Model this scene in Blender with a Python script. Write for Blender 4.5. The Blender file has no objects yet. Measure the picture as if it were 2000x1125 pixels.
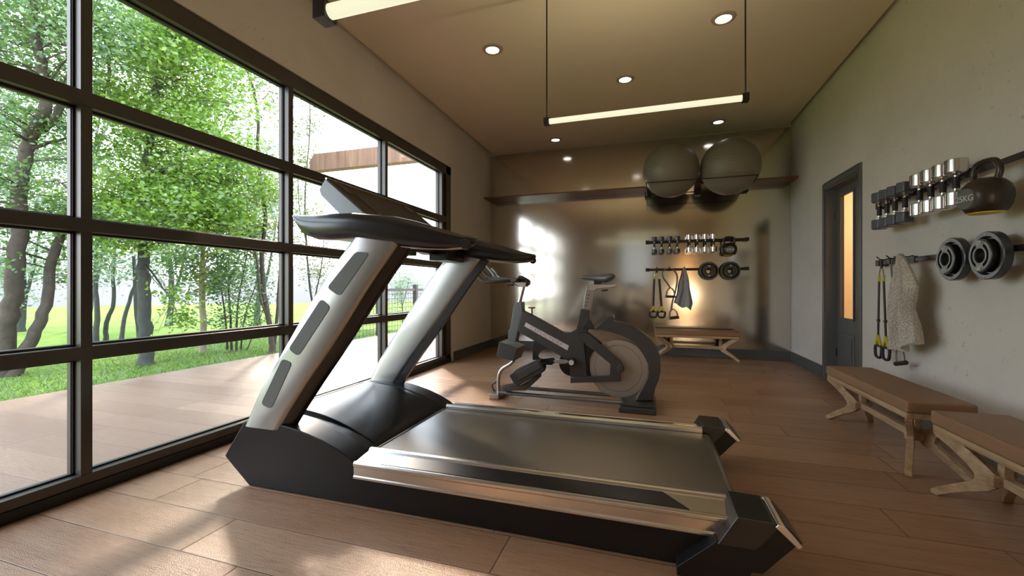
import bpy, bmesh, math, random
import numpy as np
from mathutils import Vector, Matrix
random.seed(7); rng = np.random.default_rng(7)
PI = math.pi
SC = bpy.context.scene
COL = SC.collection

# ------------------------------------------------------------------ camera, light, exposure
CAMH = 1.0
YAW = math.atan(270 / 840.0)
cam_d = bpy.data.cameras.new('camera'); cam = bpy.data.objects.new('camera', cam_d); COL.objects.link(cam)
cam_d.sensor_width = 36.0; cam_d.lens = 840.0 / 2000.0 * 36.0
cam_d.clip_start = 0.05; cam_d.clip_end = 400
cam.location = (0, 0, CAMH); cam.rotation_euler = (PI / 2, 0, YAW)
SC.camera = cam
SC.view_settings.view_transform = 'Standard'
SC.view_settings.look = 'None'
SC.view_settings.exposure = 0.67
SC.view_settings.gamma = 1.0
SC.view_settings.use_curve_mapping = False
cy = SC.cycles
cy.max_bounces = 8; cy.diffuse_bounces = 5; cy.glossy_bounces = 5; cy.transmission_bounces = 6; cy.transparent_max_bounces = 12
cy.sample_clamp_indirect = 6.0; cy.caustics_reflective = False; cy.caustics_refractive = False
cy.use_denoising = True
w = bpy.data.worlds.new('sky'); SC.world = w; w.use_nodes = True
wn = w.node_tree.nodes; wl = w.node_tree.links; wn.clear()
wo = wn.new('ShaderNodeOutputWorld'); wb = wn.new('ShaderNodeBackground')
wtc = wn.new('ShaderNodeTexCoord'); wsx = wn.new('ShaderNodeSeparateXYZ'); wr = wn.new('ShaderNodeValToRGB')
wl.new(wtc.outputs['Generated'], wsx.inputs[0]); wl.new(wsx.outputs['Z'], wr.inputs[0])
wr.color_ramp.elements[0].position = 0.0; wr.color_ramp.elements[0].color = (0.96, 0.97, 1.0, 1)
wr.color_ramp.elements[1].position = 0.5; wr.color_ramp.elements[1].color = (0.74, 0.87, 1.0, 1)
wl.new(wr.outputs[0], wb.inputs[0]); wb.inputs[1].default_value = 3.9
wl.new(wb.outputs[0], wo.inputs[0])
sun_d = bpy.data.lights.new('sun', 'SUN'); sun = bpy.data.objects.new('sun', sun_d); COL.objects.link(sun)
sun_d.energy = 3.6; sun_d.angle = math.radians(4.5); sun_d.color = (1.0, 0.84, 0.66)
SUN_EL = math.radians(29.5)
sdir = Vector((-0.68 * math.cos(SUN_EL), 0.73 * math.cos(SUN_EL), math.sin(SUN_EL)))
sun.rotation_euler = sdir.to_track_quat('Z', 'Y').to_euler()
sun.location = sdir * 20

# ------------------------------------------------------------------ measuring helpers
FW = Vector((-math.sin(YAW), math.cos(YAW), 0)); RT = Vector((math.cos(YAW), math.sin(YAW), 0))
def ray(px, py):
    return FW + RT * ((px - 1000) / 840.0) + Vector((0, 0, (562.5 - py) / 840.0))
def at(px, py, d):
    v = ray(px, py); return Vector((v.x * d, v.y * d, CAMH + v.z * d))
def onY(px, py, y):
    v = ray(px, py); k = y / v.y; return (v.x * k, CAMH + v.z * k)
def polyY(pts, y): return [onY(px, py, y) for px, py in pts]

# ------------------------------------------------------------------ materials
def mat(name, col, rough=0.5, metal=0.0, bump=None, var=None, spec=0.5, coat=0.0, emis=None, es=0.0, scale=8.0):
    m = bpy.data.materials.new(name); m.use_nodes = True
    n = m.node_tree.nodes; l = m.node_tree.links; b = n['Principled BSDF']
    b.inputs['Base Color'].default_value = (*col, 1); b.inputs['Roughness'].default_value = rough
    b.inputs['Metallic'].default_value = metal; b.inputs['Specular IOR Level'].default_value = spec
    b.inputs['Coat Weight'].default_value = coat
    if emis: b.inputs['Emission Color'].default_value = (*emis, 1); b.inputs['Emission Strength'].default_value = es
    tc = n.new('ShaderNodeTexCoord')
    if var:
        nt = n.new('ShaderNodeTexNoise'); nt.inputs['Scale'].default_value = scale; nt.inputs['Detail'].default_value = 6
        l.new(tc.outputs['Object'], nt.inputs['Vector'])
        mx = n.new('ShaderNodeMix'); mx.data_type = 'RGBA'
        mx.inputs[6].default_value = (*[c * (1 - var) for c in col], 1); mx.inputs[7].default_value = (*[min(1, c * (1 + var)) for c in col], 1)
        l.new(nt.outputs['Fac'], mx.inputs[0]); l.new(mx.outputs[2], b.inputs['Base Color'])
    if bump:
        bs, bd = bump
        nb = n.new('ShaderNodeTexNoise'); nb.inputs['Scale'].default_value = bs; nb.inputs['Detail'].default_value = 4
        l.new(tc.outputs['Object'], nb.inputs['Vector'])
        bp = n.new('ShaderNodeBump'); bp.inputs['Strength'].default_value = bd; bp.inputs['Distance'].default_value = 0.01
        l.new(nb.outputs['Fac'], bp.inputs['Height']); l.new(bp.outputs[0], b.inputs['Normal'])
    return m

def plank_mat(name, c1, c2, rough, bump=0.35, coat=0.0, spec=0.5, fibre=0.82):
    m = bpy.data.materials.new(name); m.use_nodes = True
    n = m.node_tree.nodes; l = m.node_tree.links; b = n['Principled BSDF']
    tc = n.new('ShaderNodeTexCoord'); sx = n.new('ShaderNodeSeparateXYZ'); l.new(tc.outputs['Object'], sx.inputs[0])
    def M(op, a, bb=None, c=None):
        q = n.new('ShaderNodeMath'); q.operation = op
        for i, v in enumerate((a, bb, c)):
            if v is None: continue
            if isinstance(v, (int, float)): q.inputs[i].default_value = v
            else: l.new(v, q.inputs[i])
        return q.outputs[0]
    W, L = 0.24, 1.7
    yr = M('DIVIDE', M('ADD', sx.outputs['Y'], 20 * W - 1.17 + 0.0), W)
    row = M('FLOOR', yr); fy = M('FRACT', yr)
    wn1 = n.new('ShaderNodeTexWhiteNoise'); wn1.noise_dimensions = '1D'; l.new(row, wn1.inputs['W'])
    xr = M('DIVIDE', M('ADD', sx.outputs['X'], M('MULTIPLY', wn1.outputs['Value'], L)), L)
    xi = M('FLOOR', xr); fx = M('FRACT', xr)
    cb = n.new('ShaderNodeCombineXYZ'); l.new(row, cb.inputs[0]); l.new(xi, cb.inputs[1])
    wn2 = n.new('ShaderNodeTexWhiteNoise'); wn2.noise_dimensions = '2D'; l.new(cb.outputs[0], wn2.inputs['Vector'])
    # grain, stretched along X and shifted per board
    gv = n.new('ShaderNodeCombineXYZ')
    l.new(M('ADD', M('MULTIPLY', sx.outputs['X'], 1.3), M('MULTIPLY', wn2.outputs['Value'], 40)), gv.inputs[0])
    l.new(M('MULTIPLY', sx.outputs['Y'], 16), gv.inputs[1]); l.new(M('MULTIPLY', wn2.outputs['Value'], 9), gv.inputs[2])
    g1 = n.new('ShaderNodeTexNoise'); g1.inputs['Scale'].default_value = 1.6; g1.inputs['Detail'].default_value = 8; g1.inputs['Roughness'].default_value = 0.62
    g1.inputs['Distortion'].default_value = 0.6
    l.new(gv.outputs[0], g1.inputs['Vector'])
    g2 = n.new('ShaderNodeTexNoise'); g2.inputs['Scale'].default_value = 9; g2.inputs['Detail'].default_value = 6
    l.new(gv.outputs[0], g2.inputs['Vector'])
    g3 = n.new('ShaderNodeTexNoise'); g3.inputs['Scale'].default_value = 260; g3.inputs['Detail'].default_value = 2
    l.new(tc.outputs['Object'], g3.inputs['Vector'])
    tone = M('ADD', M('MULTIPLY', wn2.outputs['Value'], 0.45), M('MULTIPLY', g1.outputs['Fac'], 0.62))
    mx = n.new('ShaderNodeMix'); mx.data_type = 'RGBA'; mx.clamp_factor = True
    mx.inputs[6].default_value = (*c1, 1); mx.inputs[7].default_value = (*c2, 1); l.new(tone, mx.inputs[0])
    # fine dark fibre lines
    fib = n.new('ShaderNodeMapRange'); fib.inputs[1].default_value = 0.55; fib.inputs[2].default_value = 0.72; fib.inputs[3].default_value = 1.0; fib.inputs[4].default_value = fibre
    l.new(g2.outputs['Fac'], fib.inputs[0])
    # seams
    ey = M('MINIMUM', fy, M('SUBTRACT', 1.0, fy)); ex = M('MINIMUM', fx, M('SUBTRACT', 1.0, fx))
    ed = M('MINIMUM', M('MULTIPLY', ey, W), M('MULTIPLY', ex, L))
    sm = n.new('ShaderNodeMapRange'); sm.inputs[1].default_value = 0.0008; sm.inputs[2].default_value = 0.0035; sm.inputs[3].default_value = 0.42; sm.inputs[4].default_value = 1.0
    l.new(ed, sm.inputs[0])
    mm = n.new('ShaderNodeMix'); mm.data_type = 'RGBA'; mm.blend_type = 'MULTIPLY'; mm.inputs[0].default_value = 1
    vv = n.new('ShaderNodeCombineColor'); f = M('MULTIPLY', sm.outputs[0], fib.outputs[0])
    for i in range(3): l.new(f, vv.inputs[i])
    l.new(mx.outputs[2], mm.inputs[6]); l.new(vv.outputs[0], mm.inputs[7]); l.new(mm.outputs[2], b.inputs['Base Color'])
    h = M('ADD', M('ADD', M('MULTIPLY', g2.outputs['Fac'], 0.35), M('MULTIPLY', g3.outputs['Fac'], 0.6)), M('MULTIPLY', sm.outputs[0], 0.9))
    bp = n.new('ShaderNodeBump'); bp.inputs['Strength'].default_value = bump; bp.inputs['Distance'].default_value = 0.0035
    l.new(h, bp.inputs['Height']); l.new(bp.outputs[0], b.inputs['Normal'])
    b.inputs['Roughness'].default_value = rough; b.inputs['Coat Weight'].default_value = coat; b.inputs['Specular IOR Level'].default_value = spec
    return m

def plaster_mat(name, col, dark):
    m = bpy.data.materials.new(name); m.use_nodes = True
    n = m.node_tree.nodes; l = m.node_tree.links; b = n['Principled BSDF']
    tc = n.new('ShaderNodeTexCoord')
    def nz(s, d, r=0.5):
        q = n.new('ShaderNodeTexNoise'); q.inputs['Scale'].default_value = s; q.inputs['Detail'].default_value = d; q.inputs['Roughness'].default_value = r
        l.new(tc.outputs['Object'], q.inputs['Vector']); return q.outputs['Fac']
    a = nz(1.6, 8, 0.65)
    mx = n.new('ShaderNodeMix'); mx.data_type = 'RGBA'; l.new(a, mx.inputs[0])
    mx.inputs[6].default_value = (*[c * 0.84 for c in col], 1); mx.inputs[7].default_value = (*[min(1, c * 1.12) for c in col], 1)
    pits = nz(38, 3, 0.6); area = nz(3.5, 3)
    r1 = n.new('ShaderNodeMapRange'); r1.inputs[1].default_value = 0.64; r1.inputs[2].default_value = 0.70; l.new(pits, r1.inputs[0])
    r2 = n.new('ShaderNodeMapRange'); r2.inputs[1].default_value = 0.45; r2.inputs[2].default_value = 0.62; l.new(area, r2.inputs[0])
    mu = n.new('ShaderNodeMath'); mu.operation = 'MULTIPLY'; l.new(r1.outputs[0], mu.inputs[0]); l.new(r2.outputs[0], mu.inputs[1])
    m2 = n.new('ShaderNodeMath'); m2.operation = 'MULTIPLY'; l.new(mu.outputs[0], m2.inputs[0]); m2.inputs[1].default_value = 0.55
    my = n.new('ShaderNodeMix'); my.data_type = 'RGBA'; l.new(m2.outputs[0], my.inputs[0])
    l.new(mx.outputs[2], my.inputs[6]); my.inputs[7].default_value = (*dark, 1)
    l.new(my.outputs[2], b.inputs['Base Color']); b.inputs['Roughness'].default_value = 0.75
    bp = n.new('ShaderNodeBump'); bp.inputs['Strength'].default_value = 0.25; bp.inputs['Distance'].default_value = 0.004
    l.new(nz(14, 8, 0.7), bp.inputs['Height']); l.new(bp.outputs[0], b.inputs['Normal'])
    return m

def wood_mat(name, c1, c2, rough=0.5, axis='Y', s=1.0, bump=0.15):
    m = bpy.data.materials.new(name); m.use_nodes = True
    n = m.node_tree.nodes; l = m.node_tree.links; b = n['Principled BSDF']
    tc = n.new('ShaderNodeTexCoord'); mp = n.new('ShaderNodeMapping'); l.new(tc.outputs['Object'], mp.inputs[0])
    k = {'X': (2, 26, 26), 'Y': (26, 2, 26), 'Z': (26, 26, 2)}[axis]; mp.inputs['Scale'].default_value = tuple(q * s for q in k)
    g = n.new('ShaderNodeTexNoise'); g.inputs['Scale'].default_value = 1.2; g.inputs['Detail'].default_value = 7; g.inputs['Roughness'].default_value = 0.65; g.inputs['Distortion'].default_value = 0.5
    l.new(mp.outputs[0], g.inputs['Vector'])
    cr = n.new('ShaderNodeValToRGB'); l.new(g.outputs['Fac'], cr.inputs[0])
    cr.color_ramp.elements[0].position = 0.33; cr.color_ramp.elements[0].color = (*c1, 1)
    cr.color_ramp.elements[1].position = 0.68; cr.color_ramp.elements[1].color = (*c2, 1)
    l.new(cr.outputs[0], b.inputs['Base Color']); b.inputs['Roughness'].default_value = rough
    bp = n.new('ShaderNodeBump'); bp.inputs['Strength'].default_value = bump; bp.inputs['Distance'].default_value = 0.003
    l.new(g.outputs['Fac'], bp.inputs['Height']); l.new(bp.outputs[0], b.inputs['Normal'])
    return m

def leaf_mat(name, c1, c2):
    m = bpy.data.materials.new(name); m.use_nodes = True
    n = m.node_tree.nodes; l = m.node_tree.links; n.clear()
    o = n.new('ShaderNodeOutputMaterial'); g = n.new('ShaderNodeNewGeometry')
    mx = n.new('ShaderNodeMix'); mx.data_type = 'RGBA'; l.new(g.outputs['Random Per Island'], mx.inputs[0])
    mx.inputs[6].default_value = (*c1, 1); mx.inputs[7].default_value = (*c2, 1)
    d = n.new('ShaderNodeBsdfDiffuse'); t = n.new('ShaderNodeBsdfTranslucent'); gl = n.new('ShaderNodeBsdfGlossy'); gl.inputs['Roughness'].default_value = 0.35
    gl.inputs['Color'].default_value = (0.8, 0.9, 1, 1)
    l.new(mx.outputs[2], d.inputs[0]); l.new(mx.outputs[2], t.inputs[0])
    a = n.new('ShaderNodeMixShader'); a.inputs[0].default_value = 0.5; l.new(d.outputs[0], a.inputs[1]); l.new(t.outputs[0], a.inputs[2])
    b2 = n.new('ShaderNodeMixShader'); b2.inputs[0].default_value = 0.06; l.new(a.outputs[0], b2.inputs[1]); l.new(gl.outputs[0], b2.inputs[2])
    l.new(b2.outputs[0], o.inputs[0]); return m

def glass_mat(name, tint=(1, 1, 1)):
    m = bpy.data.materials.new(name); m.use_nodes = True
    n = m.node_tree.nodes; l = m.node_tree.links; n.clear()
    o = n.new('ShaderNodeOutputMaterial'); lw = n.new('ShaderNodeLayerWeight'); lw.inputs[0].default_value = 0.5
    pw = n.new('ShaderNodeMath'); pw.operation = 'POWER'; l.new(lw.outputs['Facing'], pw.inputs[0]); pw.inputs[1].default_value = 5.0
    f = n.new('ShaderNodeMath'); f.operation = 'MULTIPLY_ADD'; l.new(pw.outputs[0], f.inputs[0]); f.inputs[1].default_value = 0.6; f.inputs[2].default_value = 0.025
    t = n.new('ShaderNodeBsdfTransparent'); t.inputs[0].default_value = (*tint, 1); g = n.new('ShaderNodeBsdfGlossy'); g.inputs['Roughness'].default_value = 0.0
    x = n.new('ShaderNodeMixShader'); l.new(f.outputs[0], x.inputs[0]); l.new(t.outputs[0], x.inputs[1]); l.new(g.outputs[0], x.inputs[2]); l.new(x.outputs[0], o.inputs[0])
    return m

M = {}
M['floor'] = plank_mat('oak_planks', (0.28, 0.135, 0.066), (0.56, 0.33, 0.20), 0.25, 1.0, spec=0.6, fibre=0.74)
M['deck'] = plank_mat('deck_planks', (0.125, 0.068, 0.045), (0.25, 0.155, 0.105), 0.42, 1.0, spec=0.35, fibre=0.7)
M['wall'] = plaster_mat('concrete_plaster', (0.78, 0.755, 0.70), (0.34, 0.31, 0.27))
M['ceiling'] = mat('ceiling_paint', (0.80, 0.70, 0.54), 0.8, bump=(60, 0.05))
M['mirror'] = mat('brushed_mirror', (0.68, 0.64, 0.57), 0.125, 1.0)
M['frame'] = mat('bronze_frame', (0.075, 0.068, 0.060), 0.35, 0.3, spec=0.6)
M['gasket'] = mat('black_gasket', (0.012, 0.012, 0.012), 0.5)
M['trim'] = mat('grey_trim_paint', (0.10, 0.115, 0.12), 0.4)
M['door'] = mat('grey_door_paint', (0.12, 0.13, 0.13), 0.4)
M['glass'] = glass_mat('window_glass')
M['tinted'] = glass_mat('tinted_glass', (0.30, 0.31, 0.31))
M['frost'] = glass_mat('door_glass', (0.95, 0.93, 0.9))
M['lamp_white'] = mat('downlight_lens', (0.9, 0.9, 0.9), 0.5, emis=(1, 0.97, 0.93), es=3.0)
M['tube'] = mat('tube_lens', (0.3, 0.3, 0.25), 0.5, emis=(0.96, 0.93, 0.66), es=0.58)
M['lamp_ring'] = mat('downlight_ring', (0.42, 0.35, 0.26), 0.6)
M['dark_metal'] = mat('dark_metal', (0.035, 0.03, 0.026), 0.4, 0.5)
M['black_gloss'] = mat('black_gloss_plastic', (0.014, 0.014, 0.016), 0.24, spec=0.7)
M['black_satin'] = mat('black_satin_plastic', (0.013, 0.012, 0.012), 0.36, spec=0.35, bump=(300, 0.05))
M['black_rubber'] = mat('black_rubber', (0.018, 0.018, 0.018), 0.55, bump=(200, 0.1))
M['belt'] = mat('belt_rubber', (0.115, 0.096, 0.072), 0.25, spec=1.0, bump=(420, 0.04))
M['alu'] = mat('brushed_aluminium', (0.80, 0.79, 0.77), 0.24, 1.0)
M['silver'] = mat('silver_paint', (0.46, 0.47, 0.465), 0.30, 0.85)
M['chrome'] = mat('chrome', (0.68, 0.65, 0.61), 0.22, 1.0)
M['console_shell'] = mat('console_shell', (0.20, 0.215, 0.225), 0.35, 0.4)
M['panel_grey'] = mat('panel_grey', (0.13, 0.145, 0.14), 0.5)
M['screen'] = mat('console_face', (0.075, 0.060, 0.050), 0.6, spec=0.15)
M['screen_dark'] = mat('console_dark', (0.006, 0.006, 0.006), 0.2)
M['bike'] = mat('bike_grey', (0.060, 0.056, 0.052), 0.36, 0.2)
M['bike_light'] = mat('bike_shroud', (0.13, 0.14, 0.14), 0.4, 0.2)
M['flywheel'] = mat('flywheel_steel', (0.42, 0.37, 0.32), 0.38, 0.6)
M['steel'] = mat('dull_steel', (0.45, 0.42, 0.38), 0.3, 0.9)
M['rail_steel'] = mat('blued_steel', (0.30, 0.34, 0.38), 0.2, 0.9)
M['badge'] = mat('badge_white', (0.62, 0.55, 0.55), 0.5)
M['badge_ink'] = mat('badge_ink', (0.30, 0.23, 0.24), 0.5)
M['red'] = mat('red_knob', (0.5, 0.06, 0.05), 0.35)
M['leather'] = mat('tan_leather', (0.27, 0.145, 0.072), 0.40, bump=(160, 0.35), var=0.12)
M['oak'] = wood_mat('light_oak', (0.28, 0.17, 0.085), (0.52, 0.37, 0.21), 0.45, 'Y')
M['shelf'] = wood_mat('shelf_wood', (0.13, 0.055, 0.03), (0.25, 0.12, 0.07), 0.3, 'X')
M['beam'] = wood_mat('cedar_boards', (0.16, 0.085, 0.055), (0.34, 0.20, 0.14), 0.6, 'Z', 0.35)
M['ball'] = mat('ball_vinyl', (0.22, 0.20, 0.165), 0.42)
M['hex'] = mat('dumbbell_rubber', (0.075, 0.08, 0.09), 0.33)
M['plate'] = mat('plate_iron', (0.045, 0.05, 0.053), 0.28, 0.3)
M['plate_dark'] = mat('plate_recess', (0.008, 0.008, 0.009), 0.3)
M['kettle'] = mat('kettlebell_iron', (0.05, 0.043, 0.035), 0.30, 0.5)
M['yellow'] = mat('yellow_base', (0.90, 0.74, 0.02), 0.5)
M['yellow_strap'] = mat('yellow_webbing', (0.62, 0.52, 0.05), 0.6)
M['tubing'] = mat('grey_tubing', (0.16, 0.155, 0.15), 0.4)
M['text'] = mat('raised_lettering', (0.75, 0.73, 0.68), 0.4, 0.2)
def terry(name, a, b_):
    m = mat(name, a, 0.95, bump=(160, 0.9)); n = m.node_tree.nodes; l = m.node_tree.links
    v = n.new('ShaderNodeTexNoise'); v.inputs['Scale'].default_value = 190; v.inputs['Detail'].default_value = 3
    tc = n.new('ShaderNodeTexCoord'); l.new(tc.outputs['Object'], v.inputs['Vector'])
    cr = n.new('ShaderNodeValToRGB'); cr.color_ramp.elements[0].position = 0.42; cr.color_ramp.elements[1].position = 0.58
    cr.color_ramp.elements[0].color = (*a, 1); cr.color_ramp.elements[1].color = (*b_, 1)
    l.new(v.outputs['Fac'], cr.inputs[0]); l.new(cr.outputs[0], n['Principled BSDF'].inputs['Base Color']); return m
M['towel_grey'] = terry('grey_terry', (0.20, 0.21, 0.22), (0.46, 0.47, 0.47))
M['towel_cream'] = terry('cream_terry', (0.40, 0.34, 0.28), (0.80, 0.75, 0.68))
M['bark'] = mat('bark', (0.065, 0.052, 0.043), 0.9, bump=(30, 0.8), var=0.5, scale=14)
M['bark_dark'] = mat('bark_slate', (0.055, 0.06, 0.058), 0.9, bump=(30, 0.8), var=0.5, scale=14)
M['bark_pale'] = mat('bark_pale', (0.30, 0.26, 0.20), 0.9, bump=(30, 0.6), var=0.4, scale=14)
M['leaf_bright'] = leaf_mat('leaf_bright', (0.09, 0.22, 0.018), (0.30, 0.46, 0.065))
M['leaf_mid'] = leaf_mat('leaf_mid', (0.045, 0.12, 0.03), (0.18, 0.30, 0.075))
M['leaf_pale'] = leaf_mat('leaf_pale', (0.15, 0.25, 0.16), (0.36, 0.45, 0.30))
M['leaf_olive'] = leaf_mat('leaf_olive', (0.10, 0.13, 0.04), (0.29, 0.31, 0.12))
M['grass_blade'] = leaf_mat('grass_blade', (0.055, 0.14, 0.02), (0.25, 0.36, 0.10))
M['post'] = mat('fence_paint', (0.06, 0.05, 0.047), 0.7)
M['wire'] = mat('fence_wire', (0.03, 0.03, 0.028), 0.5, 0.5)
M['far'] = mat('distant_field', (0.125, 0.12, 0.13), 0.95, var=0.06, scale=0.1)
M['warm_room'] = mat('warm_room_paint', (0.80, 0.66, 0.50), 0.8)

# ------------------------------------------------------------------ mesh building
ORG = {}
class MB:
    def __init__(s): s.v = []; s.f = []
    def add(s, vs, fs):
        o = len(s.v); s.v += [Vector(p) for p in vs]; s.f += [tuple(i + o for i in f) for f in fs]; return s
    def box(s, a, b):
        x0, y0, z0 = a; x1, y1, z1 = b
        vs = [(x0, y0, z0), (x1, y0, z0), (x1, y1, z0), (x0, y1, z0), (x0, y0, z1), (x1, y0, z1), (x1, y1, z1), (x0, y1, z1)]
        return s.add(vs, [(0, 3, 2, 1), (4, 5, 6, 7), (0, 1, 5, 4), (1, 2, 6, 5), (2, 3, 7, 6), (3, 0, 4, 7)])
    def prism(s, pts, d0, d1, axis='Y'):
        # pts are (a,b): axis Y -> (x,z); axis X -> (y,z); axis Z -> (x,y)
        def P(a, b, d): return {'Y': (a, d, b), 'X': (d, a, b), 'Z': (a, b, d)}[axis]
        k = len(pts); vs = [P(a, b, d0) for a, b in pts] + [P(a, b, d1) for a, b in pts]
        fs = [tuple(range(k)), tuple(range(2 * k - 1, k - 1, -1))] + [(i, i + k, (i + 1) % k + k, (i + 1) % k) for i in range(k)]
        return s.add(vs, fs)
    def tube(s, pts, r, n=10, closed=False, flat=1.0):
        pts = [Vector(p) for p in pts]; k = len(pts)
        rs = r if isinstance(r, (list, tuple)) else [r] * k
        base = len(s.v); up = None; vs = []
        for i, p in enumerate(pts):
            if closed: t = pts[(i + 1) % k] - pts[i - 1]
            else: t = (pts[min(i + 1, k - 1)] - pts[max(i - 1, 0)])
            t.normalize()
            if up is None:
                up = Vector((0, 0, 1)) if abs(t.z) < 0.9 else Vector((1, 0, 0))
            a = t.cross(up); a.normalize(); b = a.cross(t); b.normalize(); up = b
            for j in range(n):
                q = 2 * PI * j / n; vs.append(p + a * math.cos(q) * rs[i] + b * math.sin(q) * rs[i] * flat)
        fs = []
        for i in range(k if closed else k - 1):
            i2 = (i + 1) % k
            for j in range(n):
                j2 = (j + 1) % n; fs.append((i * n + j, i * n + j2, i2 * n + j2, i2 * n + j))
        if not closed: fs += [tuple(range(n - 1, -1, -1)), tuple((k - 1) * n + j for j in range(n))]
        return s.add(vs, fs)
    def lathe(s, prof, o=(0, 0, 0), axis='Z', n=32):
        vs = []; k = len(prof); o = Vector(o)
        for r, a in prof:
            for j in range(n):
                q = 2 * PI * j / n; c, d = r * math.cos(q), r * math.sin(q)
                vs.append(o + Vector({'Z': (c, d, a), 'X': (a, c, d), 'Y': (d, a, c)}[axis]))
        fs = [(i * n + j, i * n + (j + 1) % n, (i + 1) * n + (j + 1) % n, (i + 1) * n + j) for i in range(k - 1) for j in range(n)]
        if prof[0][0] > 1e-5: fs.append(tuple(range(n - 1, -1, -1)))
        if prof[-1][0] > 1e-5: fs.append(tuple((k - 1) * n + j for j in range(n)))
        return s.add(vs, fs)
    def loft(s, rings, cap=True):
        n = len(rings[0]); vs = [p for r in rings for p in r]
        fs = [(i * n + j, i * n + (j + 1) % n, (i + 1) * n + (j + 1) % n, (i + 1) * n + j) for i in range(len(rings) - 1) for j in range(n)]
        if cap: fs += [tuple(range(n - 1, -1, -1)), tuple((len(rings) - 1) * n + j for j in range(n))]
        return s.add(vs, fs)
    def bar(s, a, b, w, h):
        a, b = Vector(a), Vector(b); t = (b - a).normalized(); up = Vector((0, 0, 1)) if abs(t.z) < 0.95 else Vector((0, 1, 0))
        x = t.cross(up).normalized() * w / 2; y = x.cross(t).normalized() * h / 2
        return s.loft([[a + x + y, a + x - y, a - x - y, a - x + y], [b + x + y, b + x - y, b - x - y, b - x + y]])
    def build(s, name, m, parent=None, smooth=30, bevel=0, seg=2, origin=None, sub=0):
        if parent is not None: o = ORG[parent.name]
        elif origin is not None: o = Vector(origin)
        else:
            xs = [v.x for v in s.v]; ys = [v.y for v in s.v]; zs = [v.z for v in s.v]
            o = Vector(((min(xs) + max(xs)) / 2, (min(ys) + max(ys)) / 2, min(zs)))
        me = bpy.data.meshes.new(name); me.from_pydata([tuple(v - o) for v in s.v], [], s.f)
        bm = bmesh.new(); bm.from_mesh(me); bmesh.ops.remove_doubles(bm, verts=bm.verts, dist=1e-6)
        bmesh.ops.recalc_face_normals(bm, faces=bm.faces); bm.to_mesh(me); bm.free()
        me.materials.append(M[m] if isinstance(m, str) else m)
        if smooth:
            me.polygons.foreach_set('use_smooth', [True] * len(me.polygons)); me.set_sharp_from_angle(angle=math.radians(smooth))
        ob = bpy.data.objects.new(name, me); COL.objects.link(ob)
        if parent is None: ob.location = o
        else: ob.parent = parent
        ORG[ob.name] = o
        if bevel:
            md = ob.modifiers.new('bevel', 'BEVEL'); md.width = bevel; md.segments = seg; md.limit_method = 'ANGLE'; md.angle_limit = math.radians(35); md.harden_normals = True
        if sub:
            md = ob.modifiers.new('subdivision', 'SUBSURF'); md.levels = sub; md.render_levels = sub
        return ob
def ring(profile, n=72, axis='Y', o=(0, 0, 0)):
    m = MB(); m.lathe(profile, o, axis, n); m.f = m.f[:(len(profile) - 1) * n]; return m
def tag(o, label=None, cat=None, group=None, kind=None):
    if label: o['label'] = label
    if cat: o['category'] = cat
    if group: o['group'] = group
    if kind: o['kind'] = kind
    return o
def thing(name, loc, label=None, cat=None, group=None, kind=None, rz=0.0):
    o = bpy.data.objects.new(name, None); COL.objects.link(o); o.location = loc; o.empty_display_size = 0.1
    o.rotation_euler = (0, 0, rz); ORG[o.name] = Vector(loc)
    return tag(o, label, cat, group, kind)
def copy_tree(o, parent=None):
    c = o.copy(); COL.objects.link(c); c.parent = parent
    for ch in list(KIDS(o)): copy_tree(ch, c)
    return c
def KIDS(o): return [x for x in COL.objects if x.parent == o]
def struct(o, label=None):
    o['kind'] = 'structure'
    if label: o['label'] = label
    return o
def text_mesh(name, body, size, mtx, m, parent, depth=0.001, xscale=1.0):
    cu = bpy.data.curves.new(name, 'FONT'); cu.body = body; cu.size = size; cu.extrude = depth; cu.align_x = 'CENTER'; cu.align_y = 'CENTER'
    tmp = bpy.data.objects.new(name + '_tmp', cu); COL.objects.link(tmp)
    me = bpy.data.meshes.new_from_object(tmp.evaluated_get(bpy.context.evaluated_depsgraph_get()))
    bpy.data.objects.remove(tmp); bpy.data.curves.remove(cu)
    me.transform(Matrix.Diagonal((xscale, 1, 1, 1))); me.transform(mtx); me.materials.clear(); me.materials.append(M[m])
    ob = bpy.data.objects.new(name, me); COL.objects.link(ob); ob.parent = parent; ORG[ob.name] = ORG[parent.name]
    return ob
def smoothpath(pts, k=6):
    pts = [Vector(p) for p in pts]; out = []
    for i in range(len(pts) - 1):
        p0 = pts[max(i - 1, 0)]; p1 = pts[i]; p2 = pts[i + 1]; p3 = pts[min(i + 2, len(pts) - 1)]
        for j in range(k):
            t = j / k
            out.append(0.5 * ((2 * p1) + (p2 - p0) * t + (2 * p0 - 5 * p1 + 4 * p2 - p3) * t * t + (3 * p1 - p0 - 3 * p2 + p3) * t ** 3))
    out.append(pts[-1]); return out

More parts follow.
